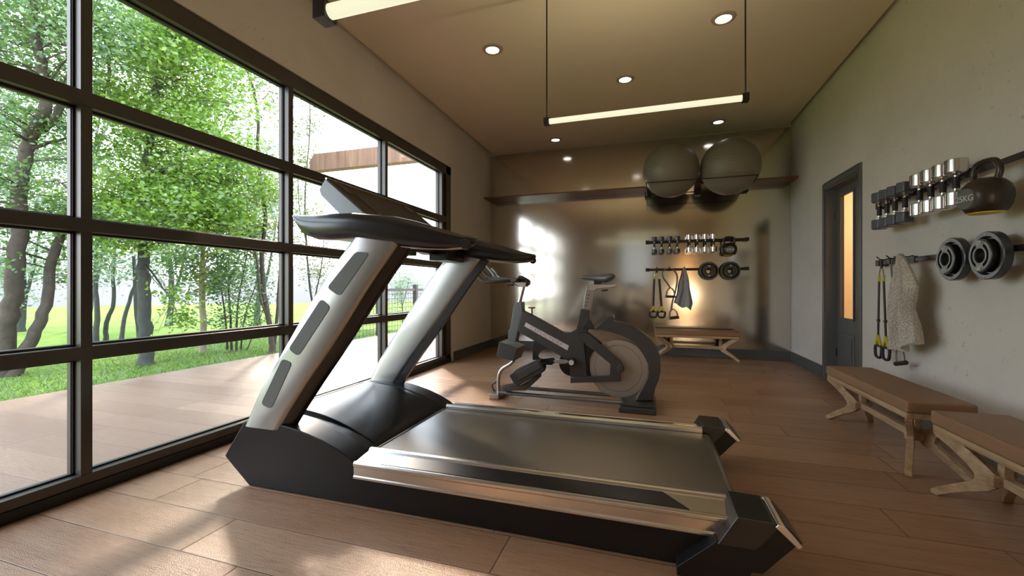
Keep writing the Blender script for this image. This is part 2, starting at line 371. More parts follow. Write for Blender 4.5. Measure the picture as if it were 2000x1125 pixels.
# ================================================================== ROOM
XL, XR, YB, YF, ZC = -2.581, 1.857, 6.86, -1.6, 3.30
WY0, WY1, WH = 0.0, 5.335, 2.64           # window opening in the left wall
T = 0.24
struct(MB().box((XL - 0.02, YF, -0.08), (XR + 0.02, YB + 0.1, 0)).box((XR + 0.02, 4.7, -0.08), (XR + 0.15, 5.8, 0)).box((0.8, YF - 0.15, -0.08), (1.45, YF, 0)).build('floor', 'floor', origin=(0, 0, 0)), 'brown oak plank floor')
struct(MB().box((XL + 0.09, YF, 3.235), (XR - 0.05, YB - 0.03, 3.30)).box((XL - T, YF - 0.1, 3.30), (XR + T, YB + 0.1, 3.42)).build('ceiling', 'ceiling', origin=(0, 0, 0)), 'beige painted ceiling')
wl_ = MB().box((XL - T, YF, 0), (XL, WY0, ZC)).box((XL - T, WY1, 0), (XL, YB, ZC)).box((XL - T, WY0, WH), (XL, WY1, ZC))
struct(wl_.build('wall_left', 'wall', origin=(0, 0, 0)), 'plastered wall above and beside the big window')
DY0, DY1, DH = 4.81, 5.63, 2.10
wr_ = MB().box((XR, YF, 0), (XR + 0.15, DY0, ZC)).box((XR, DY1, 0), (XR + 0.15, YB, ZC)).box((XR, DY0, DH), (XR + 0.15, DY1, ZC))
struct(wr_.build('wall_right', 'wall', origin=(0, 0, 0)), 'grey plastered wall with the equipment rails')
struct(MB().box((XL - T, YB, 0), (XR + 0.15, YB + 0.1, ZC)).build('wall_back', 'wall', origin=(0, 0, 0)))
# rear wall behind the camera, with a window and an open warm doorway
RW = (-1.0, 0.1, 1.05, 2.62); RD = (0.93, 1.34, 2.12)
wf = MB().box((XL - T, YF - 0.15, 0), (RW[0], YF, ZC)).box((RW[0], YF - 0.15, 0), (RW[1], YF, RW[2])).box((RW[0], YF - 0.15, RW[3]), (RW[1], YF, ZC))
wf.box((RW[1], YF - 0.15, 0), (RD[0], YF, ZC)).box((RD[0], YF - 0.15, RD[2]), (RD[1], YF, ZC)).box((RD[1], YF - 0.15, 0), (XR + 0.2, YF, ZC))
struct(wf.build('wall_front', 'wall', origin=(0, 0, 0)))

# mirror sheet on the back wall
mir = MB().box((XL + 0.004, YB - 0.012, 0.10), (XR - 0.004, YB - 0.001, 3.232)).build('wall_mirror', 'mirror')
tag(mir, 'large satin mirror sheet covering the whole far end wall', 'mirror')
# baseboards
bb = lambda a, b, n: struct(MB().box(a, b).build(n, 'trim', bevel=0.004, origin=(0, 0, 0)))
bb((XL, WY1 + 0.06, 0), (XL + 0.018, YB, 0.125), 'baseboard_left')
bb((XR - 0.018, DY1 + 0.06, 0), (XR, YB, 0.125), 'baseboard_right')
bb((XR - 0.018, YF, 0), (XR, DY0 - 0.06, 0.125), 'baseboard_right.001')
bb((XL + 0.018, YB - 0.03, 0), (XR - 0.018, YB - 0.012, 0.125), 'baseboard_back')

# ---- window 1: frame grid with panes
win = struct(thing('window_1', (XL, WY0, 0)), 'tall gridded window wall with dark bronze frames')
FX0, FX1 = XL - 0.115, XL - 0.012
ymul = [0.131, 1.352, 2.595, 3.838, 5.104]
zr = [(0.056, 0.10), (0.655, 0.717), (1.273, 1.335), (1.878, 1.951), (2.526, 2.60)]
fr = MB()
fr.box((FX0, WY0, 0.052), (FX1, WY1, 0.10)).box((FX0, WY0, 2.526), (FX1, WY1, 2.64))
fr.box((FX0, WY0, 0.03), (FX1, ymul[0] + 0.02, 2.64)).box((FX0, 5.20, 0.03), (FX1, WY1, 2.64))
fr.build('outer_frame', 'frame', win, bevel=0.003)
MB().box((FX0 - 0.02, WY0, -0.04), (XL - 0.004, WY1, 0.052)).build('gap_shade_strip', 'gasket', win)  # black strip standing in for the shade in the gap under the frame
for i, y in enumerate(ymul[1:]):
    MB().box((FX0 + 0.005, y - 0.023, 0.10), (FX1 - 0.003, y + 0.023, 2.526)).box((FX0 + 0.02, y - 0.036, 0.10), (FX1 - 0.055, y + 0.036, 2.526)).build('mullion', 'frame', win, bevel=0.002)
MB().box((FX0 + 0.0, 5.12, 0.10), (FX0 + 0.035, 5.20, 2.526)).build('jamb_infill', 'frame', win, bevel=0.002)
for z0, z1 in zr[1:4]:
    MB().box((FX0 + 0.006, ymul[0], z0), (FX1, 5.20, z1)).box((FX0 + 0.02, ymul[0], z0 - 0.012), (FX1 - 0.055, 5.20, z1 + 0.012)).build('transom', 'frame', win, bevel=0.002)
ga = MB()
gx = XL - 0.072
zs = [(0.10, 0.655), (0.717, 1.273), (1.335, 1.878), (1.951, 2.526)]
ys = [(0.151, 1.329), (1.375, 2.572), (2.618, 3.815), (3.861, 5.081)]
for y0, y1 in ys:
    for z0, z1 in zs:
        MB().box((gx - 0.004, y0, z0), (gx + 0.004, y1, z1)).build('pane', 'glass', win, smooth=0)
        g = 0.009
        for a, b in (((y0, z0), (y1, z0 + g)), ((y0, z1 - g), (y1, z1)), ((y0, z0), (y0 + g, z1)), ((y1 - g, z0), (y1, z1))):
            ga.box((gx - 0.010, a[0], a[1]), (gx + 0.012, b[0], b[1]))
ga.build('gasket', 'gasket', win)

# ---- rear window (seen only as a soft reflection)
w2 = struct(thing('window_2', (RW[0], YF, RW[2])), 'small window behind the camera')
f2 = MB(); yf0, yf1 = YF - 0.09, YF - 0.03
f2.box((RW[0], yf0, RW[2]), (RW[1], yf1, RW[2] + 0.06)).box((RW[0], yf0, RW[3] - 0.06), (RW[1], yf1, RW[3])).box((RW[0], yf0, RW[2]), (RW[0] + 0.06, yf1, RW[3])).box((RW[1] - 0.06, yf0, RW[2]), (RW[1], yf1, RW[3]))
f2.build('window_frame', 'frame', w2)
MB().box((RW[0] + 0.06, YF - 0.065, RW[2] + 0.06), (RW[1] - 0.06, YF - 0.058, RW[3] - 0.06)).build('pane', 'tinted', w2, smooth=0)

# ---- door in the right wall
d1 = struct(thing('door_1', (XR, DY0, 0)), 'grey panelled door with two tall narrow panes')
cs = MB(); cw = 0.06
cs.box((XR - 0.012, DY0 - cw, 0), (XR + 0.02, DY0, DH + cw)).box((XR - 0.012, DY1, 0), (XR + 0.02, DY1 + cw, DH + cw)).box((XR - 0.012, DY0, DH), (XR + 0.02, DY1, DH + cw))
cs.build('casing', 'door', d1, bevel=0.004)
jb = MB().box((XR, DY0, 0), (XR + 0.15, DY0 + 0.018, DH)).box((XR, DY1 - 0.018, 0), (XR + 0.15, DY1, DH)).box((XR, DY0, DH - 0.018), (XR + 0.15, DY1, DH))
jb.build('jamb', 'door', d1)
lx0, lx1 = XR + 0.105, XR + 0.130
ly0, ly1 = DY0 + 0.019, DY1 - 0.027
gl = [(4.88, 5.10), (5.20, 5.50)]
GZ0, GZ1 = 0.68, 1.99
lf = MB().box((lx0, ly0, 0.001), (lx1, ly1, GZ0)).box((lx0, ly0, GZ1), (lx1, ly1, DH - 0.022)).box((lx0, ly0, GZ0), (lx1, gl[0][0], GZ1)).box((lx0, gl[0][1], GZ0), (lx1, gl[1][0], GZ1)).box((lx0, gl[1][1], GZ0), (lx1, ly1, GZ1))
leaf = lf.build('door_leaf', 'door', d1)
for a, b in gl:
    q = MB()
    for z0, z1, y0, y1 in ((GZ0 - 0.02, GZ0, a - 0.02, b + 0.02), (GZ1, GZ1 + 0.02, a - 0.02, b + 0.02), (GZ0, GZ1, a - 0.02, a), (GZ0, GZ1, b, b + 0.02)):
        q.box((lx0 - 0.012, y0, z0), (lx0 + 0.002, y1, z1))
    q.build('glazing_bead', 'door', d1, bevel=0.004)
    MB().box((lx0 + 0.003, a, GZ0), (lx0 + 0.008, b, GZ1)).build('glass_panel', 'frost', d1, smooth=0)
    pn = MB().box((lx0 - 0.010, a - 0.015, 0.20), (lx0 + 0.001, b + 0.015, 0.52)).build('raised_panel', 'door', d1, bevel=0.008)
    MB().box((lx0 - 0.018, a + 0.02, 0.24), (lx0 - 0.009, b - 0.02, 0.48)).build('panel_field', 'door', pn, bevel=0.006)
for z in (0.25, 1.75): MB().tube([(lx0 - 0.006, ly1 + 0.012, z), (lx0 - 0.006, ly1 + 0.012, z + 0.09)], 0.009, 8).build('hinge', 'dark_metal', d1)
# warm lit rooms beyond both doors
def warm_room(n, x0, x1, y0, y1, lamp, energy, open_side):
    t = 0.05; q = MB()
    q.box((x0, y0, -t), (x1, y1, 0)).box((x0, y0, 2.6), (x1, y1, 2.6 + t))
    if open_side != '-x': q.box((x0 - t, y0, -t), (x0, y1, 2.6 + t))
    if open_side != '+x': q.box((x1, y0, -t), (x1 + t, y1, 2.6 + t))
    if open_side != '-y': q.box((x0, y0 - t, -t), (x1, y0, 2.6 + t))
    if open_side != '+y': q.box((x0, y1, -t), (x1, y1 + t, 2.6 + t))
    struct(q.build(n, 'warm_room', origin=(0, 0, 0)))
    ld = bpy.data.lights.new('hall_lamp', 'POINT'); lo = bpy.data.objects.new('hall_lamp', ld); COL.objects.link(lo)
    lo.location = lamp; ld.energy = energy; ld.color = (1.0, 0.82, 0.56); ld.shadow_soft_size = 0.2
warm_room('wall_hall', XR + 0.15, XR + 1.9, 4.2, 6.6, (XR + 1.0, 5.7, 1.9), 27, '-x')
warm_room('wall_store', 0.55, 1.75, YF - 1.9, YF - 0.15, (1.15, YF - 1.0, 0.75), 33, '+y')

# ---- shelf
sh = MB().box((XL + 0.002, 6.52, 2.452), (XR - 0.002, YB - 0.013, 2.476)).build('wall_ledge', 'shelf', bevel=0.003)
tag(sh, 'long brown wooden ledge running across the mirrored end wall', 'shelf')

# ---- downlights
DL = [(-1.405, 3.775, 'round white ceiling downlight above the window side of the treadmill', 1),
      (0.577, 3.922, 'round white ceiling downlight at right beside the hanging tube light cord', 1),
      (-0.255, 4.746, 'round white ceiling downlight in the middle of the ceiling above the pendant tube', 1),
      (-1.357, 6.36, 'small far downlight near the mirror on the window side', 1),
      (0.87, 6.343, 'small far downlight directly above the exercise balls', 1)]
dproto = thing('ceiling_downlight', (DL[0][0], DL[0][1], 3.235), DL[0][2], 'ceiling light', 'round downlights set in the ceiling')
ox, oy = DL[0][:2]
ring([(0.062, -0.004), (0.064, -0.014), (0.090, -0.010), (0.096, 0.0), (0.062, 0.0), (0.062, -0.004)], 40, 'Z', (ox, oy, 3.235)).build('trim_ring', 'lamp_ring', dproto)
MB().lathe([(0.0, -0.006), (0.0615, -0.006), (0.0615, 0.0)], (ox, oy, 3.235), 'Z', 40).build('lens', 'lamp_white', dproto)
for x, y, lb, k in DL[1:]:
    c = copy_tree(dproto); c.location = (x, y, 3.235); c['label'] = lb

# ---- pendant tube lights
def pendant(x0, x1, y, z, r, label):
    t = thing('pendant_tube_light', ((x0 + x1) / 2, y, z), label, 'pendant light', 'hanging tube lights')
    c = r * 1.25
    for x in (x0, x1):
        MB().box((x - c * 0.8, y - c, z - c), (x + c * 0.8, y + c, z + c)).build('end_cap', 'dark_metal', t, bevel=0.002)
        MB().tube([(x, y, z + c), (x, y, 3.236)], r * 0.27, 8).build('suspension_rod', 'dark_metal', t)
    MB().tube([(x0 + c * 0.7, y, z), (x1 - c * 0.7, y, z)], r, 24).build('glowing_tube', 'tube', t)
    ld = bpy.data.lights.new('uplight_fill', 'AREA'); ld.shape = 'RECTANGLE'; ld.size = (x1 - x0) * 0.94; ld.size_y = r * 1.2; ld.energy = 2.4; ld.color = (1.0, 0.86, 0.60)  # hidden upward lamp added above the tube to brighten ceiling and walls
    lo = bpy.data.objects.new('uplight_fill', ld); COL.objects.link(lo); lo.parent = t; lo.location = (0, 0, r + 0.004); lo.rotation_euler = (PI, 0, 0)
pendant(-0.748, 0.601, 3.19, 2.262, 0.0205, 'complete glowing tube light hanging from two dark rods mid room')
pendant(-1.425, 0.05, 1.62, 2.264, 0.033, 'glowing tube light at the top edge, cut off by the frame')

# ================================================================== TREADMILL (symmetric about y = TM)
TM = 2.195
tr = thing('treadmill', (-0.8, TM, 0), 'large black and silver treadmill standing on the floor by the window', 'treadmill')
def my(y, s): return TM + s * (y - TM)          # s=1 near side, s=-1 far side
SIDE = [(-2.10, 0.13), (-2.035, 0.225), (-1.965, 0.322), (-1.90, 0.331), (-1.82, 0.334), (-1.74, 0.329), (-1.66, 0.318), (-1.57, 0.300), (-1.48, 0.276), (-1.40, 0.247), (-1.33, 0.214), (-1.30, 0.193),
        (-1.30, 0.125), (0.205, 0.125), (0.088, 0.0), (-1.935, 0.0)]
for s in (1, -1):
    MB().prism(SIDE, my(1.665, s), my(1.80, s)).build('side_panel', 'black_satin', tr, bevel=0.006)
    # wheel-arch style lip between panel and hood
    lip = [(-1.98, 0.12), (-1.965, 0.318), (-1.90, 0.327), (-1.82, 0.330), (-1.74, 0.325), (-1.66, 0.314), (-1.57, 0.296), (-1.48, 0.272), (-1.40, 0.243), (-1.33, 0.210), (-1.285, 0.184), (-1.285, 0.12)]
    MB().prism(lip, my(1.797, s), my(1.862, s)).build('hood_lip', 'black_gloss', tr)
    # aluminium side rail
    rp = [(1.650, 0.128), (1.650, 0.138), (1.655, 0.142), (1.655, 0.180), (1.650, 0.184), (1.650, 0.196), (1.656, 0.204), (1.664, 0.204), (1.668, 0.199), (1.762, 0.213), (1.768, 0.222), (1.776, 0.225), (1.790, 0.225), (1.800, 0.214), (1.800, 0.128)]
    MB().prism([(my(y, s), z) for y, z in rp], -1.295, 0.275, 'X').build('side_rail', 'alu', tr, smooth=25, bevel=0.0015)
    g0, g1 = 1.674, 1.757; zf = lambda y: 0.199 + (y - 1.668) / 0.094 * 0.014
    fp = [(-1.17, g0), (0.135, g0), (0.045, g1), (-1.10, g1)]
    vs = [(x, my(y, s), zf(y) - 0.002) for x, y in fp] + [(x, my(y, s), zf(y) + 0.0025) for x, y in fp]
    MB().add(vs, [(0, 1, 2, 3), (4, 5, 6, 7), (0, 1, 5, 4), (1, 2, 6, 5), (2, 3, 7, 6), (3, 0, 4, 7)]).build('foot_grip', 'black_gloss', tr, smooth=0)
    # end feet
    lo = [(0.088, 0.0), (0.30, 0.0), (0.322, 0.055), (0.354, 0.058), (0.452, 0.170), (0.395, 0.222), (0.325, 0.137), (0.214, 0.141), (0.088, 0.03)]
    ft = MB().prism(lo, my(1.600, s), my(1.785, s)).build('end_foot', 'black_satin', tr, bevel=0.003)
    up = [(0.216, 0.135), (0.332, 0.135), (0.396, 0.216), (0.384, 0.236), (0.278, 0.238)]
    MB().prism(up, my(1.592, s), my(1.79, s)).build('corner_block', 'black_gloss', tr, bevel=0.003)
    cap = [(0.386, 0.222), (0.397, 0.234), (0.413, 0.231), (0.466, 0.172), (0.453, 0.160)]
    ec = MB().prism(cap, my(1.590, s), my(1.795, s)).build('end_cap', 'alu', tr, bevel=0.004)
    MB().prism([(0.412, 0.222), (0.422, 0.226), (0.468, 0.176), (0.458, 0.170)], my(1.602, s), my(1.783, s)).build('cap_insert', 'black_gloss', ec, bevel=0.002)
    # uprights
    out = polyY([(475, 824), (500, 765), (530, 712), (562, 656), (598, 592), (636, 530), (668, 486), (688, 458), (800, 470), (781, 500), (752, 540), (720, 590), (688, 642), (650, 700), (612, 756), (584, 800), (566, 830)], 1.655)
    # keep one smooth profile, thick in y with a narrow rear edge
    def inset(pts, k):
        cx = sum(p[0] for p in pts) / len(pts); cz = sum(p[1] for p in pts) / len(pts)
        return [(x + (cx - x) * k, z) for x, z in pts]
    L_ = [p for p in out[:8]]; R_ = out[8:][::-1]
    rings = []
    zsam = [0.30 + i * (1.24 - 0.30) / 16 for i in range(17)]
    def interp(pts, z):
        pts = sorted(pts, key=lambda p: p[1])
        if z <= pts[0][1]: a, b = pts[0], pts[1]
        elif z >= pts[-1][1]: a, b = pts[-2], pts[-1]
        else:
            for i in range(len(pts) - 1):
                if pts[i][1] <= z <= pts[i + 1][1]: a, b = pts[i], pts[i + 1]; break
        t = (z - a[1]) / (b[1] - a[1]); return a[0] + (b[0] - a[0]) * t
    front_edge, back_edge, core = [], [], []
    for z in zsam:
        xl, xr = interp(L_, z), interp(R_, z)
        wd = xr - xl; silver = xr - 0.055
        yo, yi = 1.655, 1.735
        core.append([(xl + 0.002, my(yo + 0.030, s), z), (xl + 0.020, my(yo + 0.006, s), z), (xl + 0.05, my(yo, s), z), (silver - 0.03, my(yo, s), z), (silver - 0.008, my(yo + 0.006, s), z), (silver, my(yo + 0.02, s), z),
                     (silver, my(yi - 0.02, s), z), (silver - 0.008, my(yi - 0.006, s), z), (silver - 0.03, my(yi, s), z), (xl + 0.05, my(yi, s), z), (xl + 0.020, my(yi - 0.006, s), z), (xl + 0.002, my(yi - 0.030, s), z)])
        back_edge.append([(silver - 0.012, my(yo + 0.014, s), z), (xr - 0.012, my(yo + 0.030, s), z), (xr, my(yo + 0.045, s), z), (xr - 0.004, my(yi - 0.012, s), z), (silver - 0.012, my(yi - 0.008, s), z)])
    MB().loft(core).build('upright', 'silver', tr, smooth=50)
    MB().loft(back_edge).build('upright_back', 'black_gloss', tr, smooth=50)
    if True:
        for pp in ([(696, 491), (722, 494), (664, 579), (639, 562)], [(628, 583), (646, 600), (583, 696), (564, 682)], [(552, 700), (571, 709), (530, 799), (510, 789)]):
            c = polyY(pp, 1.655); cc = Vector((sum(p[0] for p in c) / 4, 0, sum(p[1] for p in c) / 4))
            # round the corners
            rr = []
            for i in range(4):
                p = Vector((c[i][0], 0, c[i][1])); a = Vector((c[i - 1][0], 0, c[i - 1][1])); b = Vector((c[(i + 1) % 4][0], 0, c[(i + 1) % 4][1]))
                da = (a - p).normalized() * 0.022; db = (b - p).normalized() * 0.022
                for t in (0, 0.25, 0.5, 0.75, 1):
                    q = (p + da) * (1 - t) ** 2 + p * 2 * t * (1 - t) + (p + db) * t * t; rr.append((q.x, q.z))
            MB().prism(rr, my(1.6525, s), my(1.66, s)).build('inset_panel', 'panel_grey', tr, smooth=0)
    # handlebar arms
    prof = [(-1.665, 1.352, 0.006, 0.03), (-1.64, 1.335, 0.024, 0.04), (-1.60, 1.307, 0.047, 0.05), (-1.52, 1.292, 0.060, 0.06), (-1.42, 1.290, 0.064, 0.065), (-1.30, 1.288, 0.062, 0.066), (-1.20, 1.272, 0.066, 0.062), (-1.10, 1.256, 0.068, 0.058), (-1.0, 1.238, 0.062, 0.055),
            (-0.92, 1.222, 0.054, 0.05), (-0.84, 1.207, 0.043, 0.046), (-0.77, 1.199, 0.031, 0.040), (-0.725, 1.200, 0.020, 0.030), (-0.705, 1.204, 0.009, 0.016)]
    rings = []
    for x, z, h, wd in prof:
        rings.append([(x, my(1.70, s) + wd * (abs(math.cos(a)) ** 0.75) * (1 if math.cos(a) > 0 else -1), z + h * (abs(math.sin(a)) ** 0.85) * (1 if math.sin(a) > 0 else -1)) for a in [2 * PI * i / 20 for i in range(20)]])
    arm = MB().loft(rings).build('handrail', 'black_gloss', tr, smooth=60)
    edge = [(x, my(1.70, s), z - h - 0.001) for x, z, h, wd in prof if x > -1.2][:-1]
    MB().tube([(p[0], p[1] - s * 0.018, p[2] + 0.006) for p in edge], [0.007] * (len(edge) - 2) + [0.009, 0.010], 8).build('underside_trim', 'chrome', arm)
    MB().lathe([(0.0, -0.012), (0.020, -0.012), (0.022, -0.006), (0.022, 0.006), (0.02, 0.012), (0, 0.012)], (-0.735, my(1.655, s), 1.182), 'Y', 24).build('grip_button', 'dark_metal', arm)
    MB().lathe([(0.0, -0.008), (0.012, -0.006), (0.014, 0.0), (0.012, 0.006), (0, 0.008)], (-0.715, my(1.70, s), 1.205), 'X', 16).build('grip_tip', 'chrome', arm)
# belt and deck
bl = []
for a in range(0, 13):
    q = PI / 2 - PI * a / 12; bl.append((0.285 + 0.045 * math.cos(q), 0.150 + 0.045 * math.sin(q)))
belt = [(-1.42, 0.196)] + bl + [(-1.42, 0.105)]
MB().prism(belt, 1.803, my(1.803, -1)).build('running_belt', 'belt', tr, bevel=0.006)
MB().box((-1.60, 1.79, 0.02), (0.20, my(1.79, -1), 0.10)).build('deck_frame', 'black_satin', tr)
# motor hood
hood = [(-1.985, 0.10), (-1.975, 0.318), (-1.94, 0.340), (-1.88, 0.350)] + [(-1.88 + 0.55 * i / 14, 0.350 + 0.02 * (i / 14) - 0.155 * (i / 14) ** 1.9) for i in range(1, 15)] + [(-1.318, 0.205), (-1.318, 0.10)]
MB().prism(hood, 1.862, my(1.862, -1)).build('motor_hood', 'black_gloss', tr, bevel=0.004, seg=2)
MB().box((-1.892, 1.87, 0.345), (-1.886, my(1.87, -1), 0.3515)).build('hood_seam', 'steel', tr)
MB().box((-1.40, 1.80, 0.10), (-1.30, my(1.80, -1), 0.199)).build('belt_guard', 'black_rubber', tr)
# dash joining the two arms
dash = [(-1.655, 1.352), (-1.625, 1.300), (-1.585, 1.262), (-1.50, 1.240), (-1.32, 1.232), (-1.27, 1.262), (-1.27, 1.325), (-1.32, 1.340), (-1.50, 1.350)]
MB().prism(dash, 1.74, my(1.74, -1)).build('dashboard', 'black_gloss', tr, bevel=0.012, seg=3)
MB().box((-1.30, 1.76, 1.17), (-1.18, 2.02, 1.235)).build('cup_holder', 'black_satin', tr, bevel=0.004)
MB().box((-1.30, my(2.02, -1), 1.17), (-1.18, my(1.76, -1), 1.235)).build('cup_holder', 'black_satin', tr, bevel=0.004)
MB().box((-1.29, 1.76, 1.205), (-1.25, my(1.76, -1), 1.24)).build('cross_brace', 'black_satin', tr, bevel=0.003)
# console
cb0, ct0 = Vector((-1.285, 0, 1.325)), Vector((-1.580, 0, 1.560))
dv = (ct0 - cb0).normalized(); nv = Vector((dv.z, 0, -dv.x)) * -1.0
if nv.x > 0: nv = -nv
th = 0.085
pr = [cb0, ct0, ct0 + nv * th * 0.8, ct0 + nv * th - dv * 0.03, cb0 + nv * th * 1.2 + dv * 0.03, cb0 + nv * th * 0.5]
co = MB().prism([(p.x, p.z) for p in pr], 1.80, my(1.80, -1)).build('console', 'console_shell', tr, bevel=0.006)
def onface(y0, y1, t0, t1, h0, h1, nm, m, bev=0.002, par=None):
    L = (ct0 - cb0).length; p = []
    for t, h in ((t0, h0), (t1, h0), (t1, h1), (t0, h1)):
        q = cb0 + dv * (t * L) - nv * h; p.append((q.x, q.z))
    return MB().prism(p, y0, y1).build(nm, m, par or co, bevel=bev)
onface(1.805, my(1.805, -1), 0.0, 0.985, -0.004, 0.004, 'console_face', 'screen')
onface(1.93, 1.952, 0.0, 0.88, 0.003, 0.0055, 'console_groove', 'screen_dark', 0)
onface(1.85, 1.92, 0.70, 0.90, 0.003, 0.0055, 'status_display', 'screen_dark', 0)
onface(my(1.92, -1), my(1.85, -1), 0.70, 0.90, 0.003, 0.0055, 'status_display', 'screen_dark', 0)
onface(1.80, my(1.80, -1), 0.975, 1.005, -0.002, 0.006, 'top_edge_trim', 'alu', 0)
MB().prism([(-1.50, 1.33), (-1.36, 1.33), (-1.42, 1.42), (-1.52, 1.44)], 1.90, my(1.90, -1)).build('console_neck', 'console_shell', tr, bevel=0.01)

# ================================================================== EXERCISE BIKE (side on, facing the window)
BY = 3.78
bk = thing('exercise_bike', (-0.65, BY, 0), 'dark grey stationary spin bike with exposed flywheel and chrome seat post', 'exercise bike')
N_ = BY - 0.05       # near face plane of the frame
def pb(pts, y0, y1, nm, m, bev=0.003, par=None, ref=None):
    return MB().prism(polyY(pts, ref if ref else y0), y0, y1).build(nm, m, par or bk, bevel=bev)
def xz(px, py, y=N_): return onY(px, py, y)
pb([(1009, 590), (1019, 590), (1020, 608), (1011, 647), (1007, 668.5), (992, 665), (992.5, 645.6), (995.5, 644), (1003, 598)], N_, BY + 0.05, 'front_post', 'bike_light', 0.006)
pb([(1019, 607), (1050, 623), (1096, 649), (1104, 650), (1116, 648), (1125, 643), (1134, 603), (1152, 606.5), (1149, 640), (1142, 662), (1141, 672), (1147, 737.5), (1113.6, 736), (1112, 708), (1091, 693), (1042, 665), (1011, 648)], N_, BY + 0.05, 'main_frame', 'bike', 0.006)
pb([(1027, 629.7), (1111, 675.2), (1108, 684.2), (1024, 637)], N_ - 0.002, N_ + 0.002, 'badge', 'badge', 0)
# lettering on the badge
p0 = Vector((xz(1025.5, 633.3)[0], 0, xz(1025.5, 633.3)[1])); p1 = Vector((xz(1109.5, 679.7)[0], 0, xz(1109.5, 679.7)[1]))
dd = (p1 - p0).normalized(); mid = (p0 + p1) / 2; upv = Vector((-dd.z, 0, dd.x)) * -1
if upv.z < 0: upv = -upv
mt = Matrix(((dd.x, upv.x, 0, 0), (0, 0, -1, 0), (dd.z, upv.z, 0, 0), (0, 0, 0, 1)))
mt = Matrix.Translation(Vector((mid.x, N_ - 0.0025, mid.z)) - ORG[bk.name]) @ mt
text_mesh('badge_lettering', 'CEFUCYDEF', 0.043, mt, 'badge_ink', bk, 0.0006, 1.42)
# rear triangle
pb([(1128, 650), (1146, 650), (1212, 706), (1217, 718), (1212, 724), (1212, 745), (1114, 748.5), (1114, 738), (1190, 733.5), (1192, 711), (1140, 668)], N_ - 0.03, N_, 'rear_fork', 'bike', 0.004)
pb([(1140, 671), (1159, 684), (1151, 700), (1149, 716), (1153, 737), (1144, 738)], N_ + 0.01, BY + 0.03, 'belt_cover', 'black_satin', 0.003)
pb([(1141, 651), (1145, 647), (1176, 672), (1173, 676)], N_ + 0.03, BY + 0.05, 'brace', 'black_satin', 0.002)
pb([(1146, 625), (1153.5, 625), (1162, 643.5), (1136, 643.5)], N_ - 0.012, N_, 'clamp_cover', 'black_rubber', 0.003)
# rear arc
outer = [(1197, 616), (1199, 622), (1195, 627), (1216.6, 631), (1232, 636), (1245, 643), (1258, 652), (1270, 662), (1279, 673), (1284.5, 684), (1288, 696), (1290, 710), (1290, 725), (1287, 741), (1280, 758), (1275, 783)]
inner = [(1241, 783), (1250, 766), (1259, 749), (1264, 739), (1266.5, 727), (1265.6, 712), (1261, 701), (1256, 692), (1248, 680), (1238, 669), (1228, 662), (1216.6, 656.5), (1195, 649), (1172, 644), (1161.5, 642), (1165, 638), (1190, 617)]
pb(outer + inner, N_ - 0.015, BY + 0.065, 'rear_arc', 'bike', 0.006)
# flywheel
fc = xz(1208.5, 719, BY); fr_ = 0.247
MB().lathe([(0.0, -0.022), (0.03, -0.024), (0.19, -0.024), (0.193, -0.020), (0.199, -0.020), (0.202, -0.024), (fr_ - 0.004, -0.024), (fr_, -0.018), (fr_, 0.018), (fr_ - 0.004, 0.024), (0.0, 0.024)], (fc[0], BY, fc[1]), 'Y', 72).build('flywheel', 'flywheel', bk, smooth=40)
MB().lathe([(0.0, -0.05), (0.022, -0.05), (0.03, -0.04), (0.03, -0.02)], (xz(1213, 718)[0], N_ - 0.005, xz(1213, 718)[1]), 'Y', 20).build('axle_hub', 'bike', bk)
# feet and rails
MB().prism([(-0.245, 0.0), (-0.245, 0.035), (-0.225, 0.045), (0.045, 0.045), (0.045, 0.0)], 3.545, 4.03).build('rear_base', 'bike', bk, bevel=0.008)
MB().box((-0.225, 3.58, 0.045), (0.03, 4.0, 0.062)).build('rear_plate', 'bike', bk, bevel=0.004)
MB().box((-1.385, 3.62, 0.0), (-1.29, 3.98, 0.05)).build('front_base', 'steel', bk, bevel=0.006)
for y in (3.66, 3.90):
    MB().tube([(-1.30, y, 0.058), (-0.21, y, 0.052)], 0.017, 16).build('floor_rail', 'rail_steel', bk)
# head box, front tube, bent guard
pb([(975, 667), (1011, 680.5), (1003, 706), (969, 695.5)], 3.64, 3.90, 'head_box', 'bike', 0.006)
def tb(pts, y, r, nm, m, n=12, k=5, par=None):
    q = [(onY(a, b, y)[0], y, onY(a, b, y)[1]) for a, b in pts]
    return MB().tube(smoothpath(q, k) if k else q, r, n).build(nm, m, par or bk, smooth=60)
tb([(1004, 703), (996, 711), (982, 719.5), (975.5, 729), (973.5, 742), (973.5, 766)], 3.70, 0.016, 'front_tube', 'steel')
tb([(972, 744), (961, 751), (963, 760), (969, 770)], 3.72, 0.008, 'cable_guard', 'black_rubber', 8, 0)
# cranks and pedals
ck = xz(1117, 707.5, 3.68)
MB().lathe([(0.0, -0.01), (0.020, -0.01), (0.024, 0.0), (0.024, 0.03)], (ck[0], 3.66, ck[1]), 'Y', 24).build('crank_bolt', 'badge', bk)
MB().lathe([(0.0, 0.0), (0.034, 0.0), (0.034, 0.04), (0, 0.04)], (ck[0], 3.668, ck[1]), 'Y', 24).build('crank_hub', 'black_satin', bk)
c0 = MB()
pts = polyY([(1060, 701), (1078, 699), (1082, 703), (1110, 702), (1120, 701), (1120, 714), (1110, 712.5), (1082, 709), (1078, 713), (1060, 713)], 3.66)
crk = c0.prism(pts, 3.665, 3.70).build('crank_arm', 'black_satin', bk, bevel=0.004)
ce = polyY([(1080, 706), (1086, 703.2), (1096, 702.4), (1106, 703.2), (1112, 706.5), (1106, 710), (1096, 711), (1086, 709.8)], 3.65)
MB().prism(ce, 3.655, 3.668).build('crank_inlay', 'silver', crk, bevel=0.003)
